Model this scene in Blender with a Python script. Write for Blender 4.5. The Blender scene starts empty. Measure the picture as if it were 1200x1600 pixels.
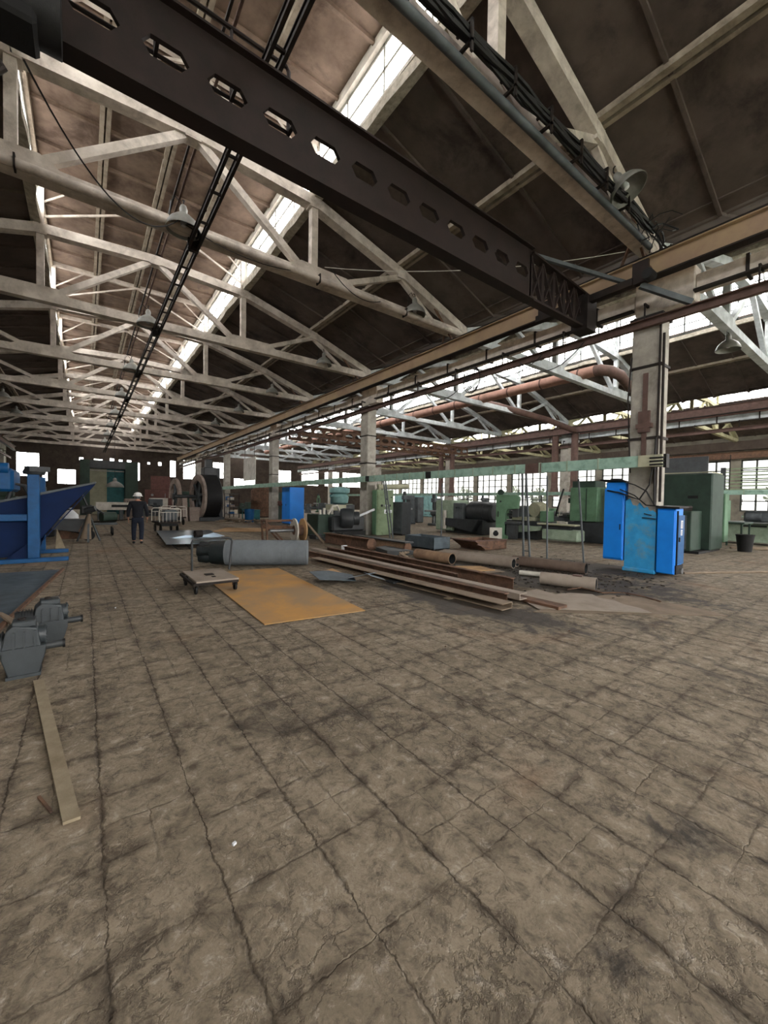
import bpy, bmesh, math, random
from math import sin, cos, pi, radians, sqrt, atan2
from mathutils import Vector, Matrix
S = bpy.context.scene
COL = S.collection
rnd = random.Random(7)

# ---------------------------------------------------------------- camera
cam = bpy.data.cameras.new('camera'); camo = bpy.data.objects.new('camera', cam); COL.objects.link(camo)
cam.sensor_fit = 'HORIZONTAL'; cam.sensor_width = 36.0; cam.lens = 36.0 * 625 / 1200
cam.clip_start = 0.05; cam.clip_end = 400
YAW, PITCH, ROLL = radians(36.8), radians(-1.47), radians(0.93)
fw = Vector((sin(YAW) * cos(PITCH), cos(YAW) * cos(PITCH), sin(PITCH)))
r0 = Vector((cos(YAW), -sin(YAW), 0)); u0 = r0.cross(fw)
Rv = cos(ROLL) * r0 + sin(ROLL) * u0; Uv = -sin(ROLL) * r0 + cos(ROLL) * u0
mw = Matrix((Rv, Uv, -fw)).transposed().to_4x4(); mw.translation = Vector((0, 0, 1.6))
camo.matrix_world = mw
S.camera = camo

# ---------------------------------------------------------------- sky, exposure
EXPOSURE = 1.42
WORLD = 9.0
S.view_settings.view_transform = 'Standard'; S.view_settings.look = 'None'
S.view_settings.gamma = 1.0; S.view_settings.use_curve_mapping = False
S.view_settings.exposure = EXPOSURE
w = bpy.data.worlds.new('overcast_sky'); S.world = w; w.use_nodes = True
nt = w.node_tree; nt.nodes.clear()
wo = nt.nodes.new('ShaderNodeOutputWorld'); bg = nt.nodes.new('ShaderNodeBackground')
tc = nt.nodes.new('ShaderNodeTexCoord'); sx = nt.nodes.new('ShaderNodeSeparateXYZ'); cr = nt.nodes.new('ShaderNodeValToRGB')
nt.links.new(tc.outputs['Generated'], sx.inputs[0]); nt.links.new(sx.outputs['Z'], cr.inputs[0])
cr.color_ramp.elements[0].position = 0.0; cr.color_ramp.elements[0].color = (.80, .79, .78, 1)
cr.color_ramp.elements[1].position = 0.6; cr.color_ramp.elements[1].color = (1.0, 0.99, 0.985, 1)
nt.links.new(cr.outputs[0], bg.inputs[0]); bg.inputs[1].default_value = WORLD
nt.links.new(bg.outputs[0], wo.inputs[0])
S.cycles.use_denoising = True
S.cycles.max_bounces = 8; S.cycles.diffuse_bounces = 6; S.cycles.transparent_max_bounces = 16
S.cycles.sample_clamp_indirect = 12.0
S.cycles.caustics_reflective = False; S.cycles.caustics_refractive = False

def portal(name, loc, rot, sxx, syy):
    """daylight opening: tells the renderer where the sky comes in, gives off no light itself"""
    l = bpy.data.lights.new(name, 'AREA'); l.shape = 'RECTANGLE'; l.size = sxx; l.size_y = syy
    o = bpy.data.objects.new(name, l); COL.objects.link(o); o.location = loc; o.rotation_euler = rot
    l.cycles.is_portal = True
    return o
Y0, Y1 = -10.0, 64.0
XC = [-7.05, 10.95, 28.95, 46.95]
BAY = [1.95, 19.95, 37.95]
ZT = 11.35
for c in BAY:
    for s in (-1, 1):   # the two glazed sides of each roof lantern
            portal('daylight_lantern', (c + s * 3.12, (Y0 + Y1) / 2, 10.6 if c < 5 else 11.05), (0, radians(90) * s, 0), 1.5 if c < 5 else 2.5, Y1 - Y0)
portal('daylight_side', (47.3, 27, 3.6), (0, radians(90), 0), 4.9, 73)
portal('daylight_end', (20, 64.5, 5), (radians(-90), 0, 0), 54, 5)
portal('daylight_back_fill', (14, -10.4, 4.2), (radians(90), 0, 0), 40, 5)  # sky entering by the added fill windows behind the camera

# ---------------------------------------------------------------- mesh helpers
OFF = {}
class MB:
    def __init__(s): s.v = []; s.f = []
    def add(s, vs, fs):
        n = len(s.v); s.v += [tuple(v) for v in vs]; s.f += [tuple(i + n for i in f) for f in fs]; return s
    def hexa(s, p):
        return s.add(p, [(0, 3, 2, 1), (4, 5, 6, 7), (0, 1, 5, 4), (1, 2, 6, 5), (2, 3, 7, 6), (3, 0, 4, 7)])
    def box(s, x0, x1, y0, y1, z0, z1):
        return s.hexa([(x0, y0, z0), (x1, y0, z0), (x1, y1, z0), (x0, y1, z0), (x0, y0, z1), (x1, y0, z1), (x1, y1, z1), (x0, y1, z1)])
    def cbox(s, c, d, rz=0, rx=0, ry=0):
        m = Matrix.Rotation(rz, 3, 'Z') @ Matrix.Rotation(ry, 3, 'Y') @ Matrix.Rotation(rx, 3, 'X')
        hx, hy, hz = d[0] / 2, d[1] / 2, d[2] / 2
        p = [(-hx, -hy, -hz), (hx, -hy, -hz), (hx, hy, -hz), (-hx, hy, -hz), (-hx, -hy, hz), (hx, -hy, hz), (hx, hy, hz), (-hx, hy, hz)]
        return s.hexa([tuple(m @ Vector(q) + Vector(c)) for q in p])
    def bbox(s, x0, x1, y0, y1, z0, z1, b=0.02):
        """box with chamfered edges"""
        X = (x0, x1); Y = (y0, y1); Z = (z0, z1); vs = []; idx = {}
        for i in (0, 1):
            for j in (0, 1):
                for k in (0, 1):
                    dx = b if i == 0 else -b; dy = b if j == 0 else -b; dz = b if k == 0 else -b
                    for a, q in (('x', (X[i], Y[j] + dy, Z[k] + dz)), ('y', (X[i] + dx, Y[j], Z[k] + dz)), ('z', (X[i] + dx, Y[j] + dy, Z[k]))):
                        idx[(a, i, j, k)] = len(vs); vs.append(q)
        F = []
        g = lambda a, i, j, k: idx[(a, i, j, k)]
        for i in (0, 1): F.append([g('x', i, 0, 0), g('x', i, 1, 0), g('x', i, 1, 1), g('x', i, 0, 1)])
        for j in (0, 1): F.append([g('y', 0, j, 0), g('y', 1, j, 0), g('y', 1, j, 1), g('y', 0, j, 1)])
        for k in (0, 1): F.append([g('z', 0, 0, k), g('z', 1, 0, k), g('z', 1, 1, k), g('z', 0, 1, k)])
        for i in (0, 1):
            for j in (0, 1): F.append([g('x', i, j, 0), g('y', i, j, 0), g('y', i, j, 1), g('x', i, j, 1)])
            for k in (0, 1): F.append([g('x', i, 0, k), g('z', i, 0, k), g('z', i, 1, k), g('x', i, 1, k)])
        for j in (0, 1):
            for k in (0, 1): F.append([g('y', 0, j, k), g('z', 0, j, k), g('z', 1, j, k), g('y', 1, j, k)])
        for i in (0, 1):
            for j in (0, 1):
                for k in (0, 1): F.append([g('x', i, j, k), g('y', i, j, k), g('z', i, j, k)])
        return s.add(vs, F)
    def bar(s, p0, p1, a, b, up=(0, 0, 1)):
        """rectangular bar between two points, a wide, b along 'up'"""
        p0 = Vector(p0); p1 = Vector(p1); d = (p1 - p0).normalized(); up = Vector(up)
        if abs(d.dot(up)) > .97: up = Vector((0, 1, 0)) if abs(d.y) < .9 else Vector((1, 0, 0))
        sd = d.cross(up).normalized(); u = sd.cross(d)
        o = [(-a / 2, -b / 2), (a / 2, -b / 2), (a / 2, b / 2), (-a / 2, b / 2)]
        return s.hexa([p0 + sd * i + u * j for i, j in o] + [p1 + sd * i + u * j for i, j in o])
    def ibeam(s, p0, p1, wd, h, t=.012, up=(0, 0, 1)):
        p0 = Vector(p0); p1 = Vector(p1); u = Vector(up)
        s.bar(p0 + u * (h / 2 - t / 2), p1 + u * (h / 2 - t / 2), wd, t, up); s.bar(p0 - u * (h / 2 - t / 2), p1 - u * (h / 2 - t / 2), wd, t, up)
        return s.bar(p0, p1, t, h - 2 * t, up)
    def channel(s, p0, p1, wd, h, t=.012, side=1, up=(0, 0, 1)):
        p0 = Vector(p0); p1 = Vector(p1); u = Vector(up); d = (p1 - p0).normalized(); sd = d.cross(u).normalized() * side
        s.bar(p0 + u * (h / 2 - t / 2), p1 + u * (h / 2 - t / 2), wd, t, up); s.bar(p0 - u * (h / 2 - t / 2), p1 - u * (h / 2 - t / 2), wd, t, up)
        return s.bar(p0 + sd * (wd / 2 - t / 2), p1 + sd * (wd / 2 - t / 2), t, h - 2 * t, up)
    def cyl(s, p0, p1, r, n=16, r1=None, cap=True):
        p0 = Vector(p0); p1 = Vector(p1); r1 = r if r1 is None else r1
        d = (p1 - p0).normalized(); up = Vector((0, 0, 1)) if abs(d.z) < .95 else Vector((1, 0, 0))
        a = d.cross(up).normalized(); b = d.cross(a)
        vs = [p0 + a * r * cos(2 * pi * i / n) + b * r * sin(2 * pi * i / n) for i in range(n)] + [p1 + a * r1 * cos(2 * pi * i / n) + b * r1 * sin(2 * pi * i / n) for i in range(n)]
        fs = [(i, (i + 1) % n, n + (i + 1) % n, n + i) for i in range(n)]
        if cap: fs += [tuple(range(n - 1, -1, -1)), tuple(range(n, 2 * n))]
        return s.add(vs, fs)
    def lathe(s, p0, axis, prof, n=24):
        """prof: list of (radius, distance along axis)"""
        p0 = Vector(p0); d = Vector(axis).normalized(); up = Vector((0, 0, 1)) if abs(d.z) < .95 else Vector((1, 0, 0))
        a = d.cross(up).normalized(); b = d.cross(a); vs = []; fs = []
        for r, h in prof:
            for i in range(n): vs.append(p0 + d * h + (a * cos(2 * pi * i / n) + b * sin(2 * pi * i / n)) * max(r, 1e-4))
        for k in range(len(prof) - 1):
            for i in range(n): fs.append((k * n + i, k * n + (i + 1) % n, (k + 1) * n + (i + 1) % n, (k + 1) * n + i))
        return s.add(vs, fs)
    def ring(s, p0, axis, ro, ri, t, n=28):
        return s.lathe(p0, axis, [(ri, 0), (ro, 0), (ro, t), (ri, t), (ri, 0)], n)
    def tube(s, pts, r, n=6):
        pts = [Vector(p) for p in pts]; vs = []; fs = []
        pa = None
        for k, p in enumerate(pts):
            d = (pts[min(k + 1, len(pts) - 1)] - pts[max(k - 1, 0)]).normalized()
            if pa is None:
                up = Vector((0, 0, 1)) if abs(d.z) < .9 else Vector((1, 0, 0)); pa = d.cross(up).normalized()
            pa = (pa - d * pa.dot(d)).normalized(); b = d.cross(pa)
            rr = r[k] if isinstance(r, (list, tuple)) else r
            for i in range(n): vs.append(p + (pa * cos(2 * pi * i / n) + b * sin(2 * pi * i / n)) * rr)
        for k in range(len(pts) - 1):
            for i in range(n): fs.append((k * n + i, k * n + (i + 1) % n, (k + 1) * n + (i + 1) % n, (k + 1) * n + i))
        fs += [tuple(range(n - 1, -1, -1)), tuple(range((len(pts) - 1) * n, len(pts) * n))]
        return s.add(vs, fs)
    def prism(s, poly, e0, e1, ax='y'):
        """poly of 2-D points extruded along ax between e0 and e1 (poly in the other two axes, in x,y,z order)"""
        mp = {'y': lambda p, e: (p[0], e, p[1]), 'x': lambda p, e: (e, p[0], p[1]), 'z': lambda p, e: (p[0], p[1], e)}[ax]
        n = len(poly)
        return s.add([mp(p, e0) for p in poly] + [mp(p, e1) for p in poly], [(i, (i + 1) % n, n + (i + 1) % n, n + i) for i in range(n)] + [tuple(range(n - 1, -1, -1)), tuple(range(n, 2 * n))])
    def build(s, name, mat, parent=None, smooth=False, off=None, bevel=0):
        o0 = Vector(off) if off is not None else (OFF.get(parent.name, Vector()) if parent else Vector())
        me = bpy.data.meshes.new(name); me.from_pydata([tuple(Vector(v) - o0) for v in s.v], [], s.f); me.update()
        bm = bmesh.new(); bm.from_mesh(me); bmesh.ops.recalc_face_normals(bm, faces=bm.faces); bm.to_mesh(me); bm.free()
        me.materials.append(mat)
        o = bpy.data.objects.new(name, me); COL.objects.link(o)
        if parent: o.parent = parent
        elif off is not None: o.location = o0
        OFF[o.name] = o0
        if smooth:
            me.shade_smooth() if hasattr(me, 'shade_smooth') else None
            try: me.set_sharp_from_angle(angle=radians(40))
            except Exception: pass
        if bevel:
            m = o.modifiers.new('bevel', 'BEVEL'); m.width = bevel; m.segments = 2; m.limit_method = 'ANGLE'
        return o

def arc(a, b, sag, n=12):
    a = Vector(a); b = Vector(b)
    return [a.lerp(b, i / n) - Vector((0, 0, sag * 4 * (i / n) * (1 - i / n))) for i in range(n + 1)]

def tag(o, label, cat, group=None, kind=None):
    if label: o['label'] = label
    if cat: o['category'] = cat
    if group: o['group'] = group
    if kind: o['kind'] = kind
    return o
def T(name, label, cat, loc=(0, 0, 0), group=None):
    """an Empty at the thing's base; its parts are written in place coordinates"""
    o = bpy.data.objects.new(name, None); COL.objects.link(o); o.location = loc; o.empty_display_size = .1
    OFF[o.name] = Vector(loc)
    return tag(o, label, cat, group)
def put(root, loc, rz=0):
    root.location = loc; root.rotation_euler = (0, 0, rz); return root
def solo(mb, name, mat, label, cat, group=None, smooth=False, kind=None, bevel=0):
    xs = [v[0] for v in mb.v]; ys = [v[1] for v in mb.v]; zs = [v[2] for v in mb.v]
    off = ((min(xs) + max(xs)) / 2, (min(ys) + max(ys)) / 2, min(zs))
    o = mb.build(name, mat, None, smooth, off, bevel)
    return tag(o, label, cat, group, kind)
def struct(mb, name, mat, parent=None, smooth=False):
    o = mb.build(name, mat, parent, smooth)
    if not parent: o['kind'] = 'structure'
    return o
KIDS = {}
def copy_tree(root, loc, rz=0, label=None, parent=None):
    c = root.copy(); COL.objects.link(c)
    if parent: c.parent = parent
    else:
        if loc is not None: c.location = loc; c.rotation_euler = (0, 0, rz)
        if label: c['label'] = label
    for ch in list(root.children): copy_tree(ch, None, parent=c)
    return c

# ---------------------------------------------------------------- materials
def srgb(h):
    c = [int(h[i:i + 2], 16) / 255 for i in (0, 2, 4)]
    return tuple((x / 12.92 if x < .04045 else ((x + .055) / 1.055) ** 2.4) for x in c) + (1,)
class NT:
    def __init__(s, name):
        m = bpy.data.materials.new(name); m.use_nodes = True; s.m = m; s.t = m.node_tree; s.t.nodes.clear()
        s.out = s.n('ShaderNodeOutputMaterial')
    def n(s, t, **k):
        nd = s.t.nodes.new(t)
        for a, b in k.items(): setattr(nd, a, b)
        return nd
    def l(s, a, b): s.t.links.new(a, b)
    def noise(s, vec, scale, det=4, rough=.6, dist=0):
        n = s.n('ShaderNodeTexNoise'); n.inputs['Scale'].default_value = scale; n.inputs['Detail'].default_value = det
        n.inputs['Roughness'].default_value = rough; n.inputs['Distortion'].default_value = dist; s.l(vec, n.inputs['Vector']); return n.outputs['Fac']
    def ramp(s, fac, stops):
        r = s.n('ShaderNodeValToRGB'); e = r.color_ramp.elements
        e[0].position, e[0].color = stops[0]; e[1].position, e[1].color = stops[-1]
        for p, c in stops[1:-1]: q = e.new(p); q.color = c
        s.l(fac, r.inputs[0]); return r.outputs[0]
    def mix(s, f, a, b, mode='MIX'):
        m = s.n('ShaderNodeMix', data_type='RGBA', blend_type=mode)
        if isinstance(f, (int, float)): m.inputs[0].default_value = f
        else: s.l(f, m.inputs[0])
        for v, i in ((a, 6), (b, 7)):
            if isinstance(v, tuple): m.inputs[i].default_value = v
            else: s.l(v, m.inputs[i])
        return m.outputs[2]
    def math(s, op, a, b=None, c=None, clamp=False):
        m = s.n('ShaderNodeMath', operation=op); m.use_clamp = clamp
        for i, v in enumerate((a, b, c)):
            if v is None: continue
            if isinstance(v, (int, float)): m.inputs[i].default_value = v
            else: s.l(v, m.inputs[i])
        return m.outputs[0]
BW = lambda v: (v, v, v, 1)
def mat(name, c1, c2=None, scale=3, rough=.75, metal=0.0, dirt=.35, dirtc='2a2119', dscale=1.7, bump=.15, spec=.3, thr=.5):
    """worn surface: two tones mixed by noise, patches of dirt or rust on top"""
    k = NT(name); tc = k.n('ShaderNodeTexCoord').outputs['Object']
    a = srgb(c1); b = srgb(c2) if c2 else tuple(x * .75 for x in a[:3]) + (1,)
    f1 = k.noise(tc, scale, 6, .65)
    col = k.mix(k.ramp(f1, [(.35, BW(0)), (.65, BW(1))]), a, b)
    f2 = k.noise(tc, dscale, 8, .7, .3)
    msk = k.ramp(f2, [(thr, BW(0)), (min(thr + .16, 1), BW(1))])
    mm = k.math('MULTIPLY', msk, dirt)
    col = k.mix(mm, col, srgb(dirtc))
    p = k.n('ShaderNodeBsdfPrincipled'); k.l(col, p.inputs['Base Color']); p.inputs['Roughness'].default_value = rough
    p.inputs['Metallic'].default_value = metal; p.inputs['Specular IOR Level'].default_value = spec
    if bump:
        bp = k.n('ShaderNodeBump'); bp.inputs['Strength'].default_value = bump; bp.inputs['Distance'].default_value = .02
        k.l(k.noise(tc, scale * 8, 5, .7), bp.inputs['Height']); k.l(bp.outputs[0], p.inputs['Normal'])
    k.l(p.outputs[0], k.out.inputs[0]); return k.m

M = {}
M['truss'] = mat('whitewashed_concrete', 'dcd3c8', 'b5aba0', 2.5, .9, dirt=.45, dirtc='5a5048', bump=.3)
M['truss2'] = mat('bluish_whitewash', 'd0d6d8', 'a8aeb0', 2.5, .9, dirt=.3, dirtc='606468', bump=.25)
M['truss3'] = mat('cream_whitewash', 'bdb998', '9c987c', 2.5, .9, dirt=.3, dirtc='5c5844', bump=.25)
M['column'] = mat('column_concrete', 'b2ada3', '908b82', 2.2, .9, dirt=.55, dirtc='5d5a50', bump=.4)
M['roof'] = mat('sooty_roof_slab', '665b54', '4f4641', .9, .95, dirt=.7, dirtc='2b2323', dscale=.7, bump=.25)
M['lantern'] = mat('lantern_ceiling_slab', '8c7a6c', '6a5a4e', 1.3, .95, dirt=.75, dirtc='45372f', dscale=.9, bump=.25)
M['lip'] = mat('broken_concrete_edge', 'cfc9bb', 'a39b8c', 6, .95, dirt=.5, dirtc='746b5e', dscale=5, bump=.9)
M['ribw'] = mat('pale_slab_joint', 'a59a8a', '877c6e', 4, .9, dirt=.4)
M['darksteel'] = mat('dark_steel', '2d2724', '211c1a', 5, .7, .2, dirt=.4, dirtc='3a2a20')
M['girder'] = mat('brown_painted_steel', '2b201d', '211916', 3, .65, .1, dirt=.5, dirtc='1e1816', dscale=3)
M['rust'] = mat('rusty_steel', '7a5c49', '5a463a', 6, .8, .1, dirt=.6, dirtc='302724', dscale=4, bump=.4)
M['rustred'] = mat('red_oxide_steel', '6e5750', '5a4842', 4, .75, .1, dirt=.4, dirtc='3d2c27')
M['yellow'] = mat('yellowed_beam', 'ad9676', '9c846f', 1.2, .75, dirt=.65, dirtc='8d7260', dscale=.8)
M['black'] = mat('black_rubber', '1b1b1c', '121212', 8, .6, dirt=.1)
M['cable'] = mat('cable_sheath', '1e1d1d', '151414', 8, .5, dirt=0, bump=0)
M['blue'] = mat('blue_enamel', '0f86ea', '0a7ce0', 2, .5, dirt=.08, dirtc='1562a8', bump=.03, spec=.5)
M['bluecol'] = mat('faded_blue_paint', '2f8fc8', '3aa0d8', 5, .8, dirt=.55, dirtc='7f8f84', dscale=3, bump=.3)
M['bluedark'] = mat('dark_blue_paint', '04204a', '041b40', 2, .8, dirt=.15, dirtc='061c3c', bump=.05)
M['blueold'] = mat('blue_machine_paint', '0f568c', '0d4878', 3, .5, dirt=.3, dirtc='12395c')
M['green'] = mat('green_machine_paint', '64866a', '55745a', 2.5, .6, dirt=.4, dirtc='33482f', bump=.06)
M['dkgreen'] = mat('dark_green_paint', '34463c', '2a3a31', 2, .6, dirt=.4, dirtc='1a261f', bump=.06)
M['olive'] = mat('olive_green_paint', '7d8f70', '6a7a5e', 2.5, .6, dirt=.5, dirtc='4a4a34')
M['mint'] = mat('mint_busbar_paint', 'a0bfb0', '8aab9b', 5, .7, dirt=.45, dirtc='5f7568', dscale=5, bump=.1)
M['palegreen'] = mat('pale_green_paint', 'a0b09c', '889a85', 3, .7, dirt=.4, dirtc='5c6c58')
M['teal'] = mat('teal_paint', '3f7f82', '34696c', 3, .6, dirt=.35, dirtc='244244')
M['aqua'] = mat('pale_aqua_paint', '8fb9b8', '78a09f', 3, .6, dirt=.3, dirtc='4f6f70')
M['greymach'] = mat('grey_machine_paint', '5d6366', '4b5053', 3, .55, dirt=.45, dirtc='2c2d2d')
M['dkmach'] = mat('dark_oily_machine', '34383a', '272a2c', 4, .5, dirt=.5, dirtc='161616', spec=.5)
M['steel'] = mat('bare_steel', '9a9c9c', '7c7e7f', 4, .4, .7, dirt=.3, dirtc='4d463f', bump=.05)
M['galv'] = mat('bluish_sheet_steel', '96a3ad', '7e8c97', 1.2, .3, .8, dirt=.25, dirtc='5c6266', bump=.03)
M['bin'] = mat('grey_blue_steel_bin', '5e6a72', '4d585f', 4, .6, .2, dirt=.35, dirtc='3a3a38')
M['tube'] = mat('dark_grey_ribbed_wrap', '747a7e', '6a7074', 3, .8, dirt=.1, bump=.05)
M['plastic'] = mat('black_crumpled_plastic', '1c2426', '12181a', 4, .35, dirt=.15, dirtc='2c3a3c', bump=.3, spec=.5)
M['orange'] = mat('orange_rusted_plate', 'c69555', 'b48a58', 1.6, .8, .0, dirt=.7, dirtc='96836a', dscale=.8, bump=.08, thr=.42)
M['plate'] = mat('flat_rusty_plate', '8a7a68', '776858', 3, .8, dirt=.4, dirtc='51443a', bump=.1)
M['tanpipe'] = mat('tan_rusted_pipe', 'a3866b', '866e5a', 5, .8, dirt=.5, dirtc='5a4234', dscale=3)
M['greypipe'] = mat('grey_brown_pipe', 'a09488', '92867a', 3, .8, dirt=.3, dirtc='6b5c52', dscale=2)
M['pipebr'] = mat('brown_grey_pipe', '75655a', '65564c', 3, .75, dirt=.35, dirtc='4a3d36')
M['duct'] = mat('salmon_duct', 'b38b7c', '9c786a', 3, .7, dirt=.4, dirtc='6e4f44')
M['ductbr'] = mat('brown_pipe', '6c544c', '584540', 3, .7, dirt=.4, dirtc='33251f')
M['wood'] = mat('weathered_board', '9c8f79', '877b66', 9, .85, dirt=.35, dirtc='6e5e47')
M['tan'] = mat('tan_board', 'b7936a', 'a58560', 4, .85, dirt=.3)
M['white'] = mat('dirty_white_paint', 'd6d2c8', 'b8b3a8', 3, .7, dirt=.4, dirtc='84796c')
M['cream'] = mat('cream_panel', 'b4b39a', 'a09f88', 2, .7, dirt=.3, dirtc='787660')
M['pinkgrey'] = mat('faded_pink_grey', 'a5968c', '8c7e75', 3, .7, dirt=.45, dirtc='55483f')
M['wall'] = mat('dirty_plaster_wall', '7f7a6e', '68645a', 1.2, .95, dirt=.6, dirtc='4a443b', dscale=.6)
M['brick'] = mat('dark_brick_infill', '4d443c', '3f3630', 1.6, .95, dirt=.5, dirtc='2b221d')
M['sticker'] = mat('white_sticker', 'dfe3e6', None, 3, .5, dirt=0, bump=0)
M['ink'] = mat('dark_print', '2b2f36', None, 3, .6, dirt=0, bump=0)
M['yellowpaint'] = mat('yellow_bracket_paint', 'b08f45', '96763a', 5, .7, dirt=.4)
M['enamel'] = mat('grey_green_lamp_enamel', '868680', '71716b', 5, .45, dirt=.4, dirtc='55534b', bump=.05, spec=.5)
M['skin'] = mat('skin', 'b98a72', 'a87a63', 6, .6, dirt=0, bump=0)
M['jacket'] = mat('navy_black_jacket', '1a1c24', '13151b', 8, .85, dirt=.1, bump=.1)
M['trousers'] = mat('dark_navy_trousers', '1e2433', '161b27', 8, .85, dirt=.1, bump=.1)
M['shoe'] = mat('black_leather', '141313', None, 5, .5, dirt=0, bump=0)
M['helmet'] = mat('white_hard_hat', 'e8e8e6', None, 5, .35, dirt=0, bump=0, spec=.5)
M['gearbox'] = mat('grey_gearbox_paint', '373d40', '2d3336', 5, .45, dirt=.3, dirtc='3c4245', spec=.5)
M['leaf'] = mat('leaf_green', '4a6423', '3a5218', 3, .9, dirt=.3, dirtc='2f4a1c', bump=.2)
M['bark'] = mat('bark', '5a4a3a', None, 5, .9)
M['grass'] = mat('grass', '4c5a2c', '3f4c24', 1, .95)
M['redcloth'] = mat('faded_red_paint', '6e4c46', '5c403b', 5, .8, dirt=.4)
M['floorstuff'] = mat('oily_debris', '3a342e', '2a2622', 20, .9, dirt=.5, dirtc='6a6055', dscale=9)

def glass_mat(name, tint, trans, thru=(.97, .965, .96, 1)):
    k = NT(name); tc = k.n('ShaderNodeTexCoord').outputs['Object']
    f = k.ramp(k.noise(tc, 1.3, 5, .7), [(.35, BW(max(0, 1 - trans - .15))), (.7, BW(min(1, 1 - trans + .2)))])
    tr = k.n('ShaderNodeBsdfTransparent'); tl = k.n('ShaderNodeBsdfTranslucent'); tl.inputs[0].default_value = tint
    tr.inputs[0].default_value = thru
    mx = k.n('ShaderNodeMixShader'); k.l(f, mx.inputs[0]); k.l(tr.outputs[0], mx.inputs[1]); k.l(tl.outputs[0], mx.inputs[2]); k.l(mx.outputs[0], k.out.inputs[0])
    return k.m
M['glass'] = glass_mat('dusty_window_glass', (.8, .79, .78, 1), .75)
M['grimyglass'] = glass_mat('grimy_side_window_glass', (.17, .17, .16, 1), .8, (.38, .38, .37, 1))

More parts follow.
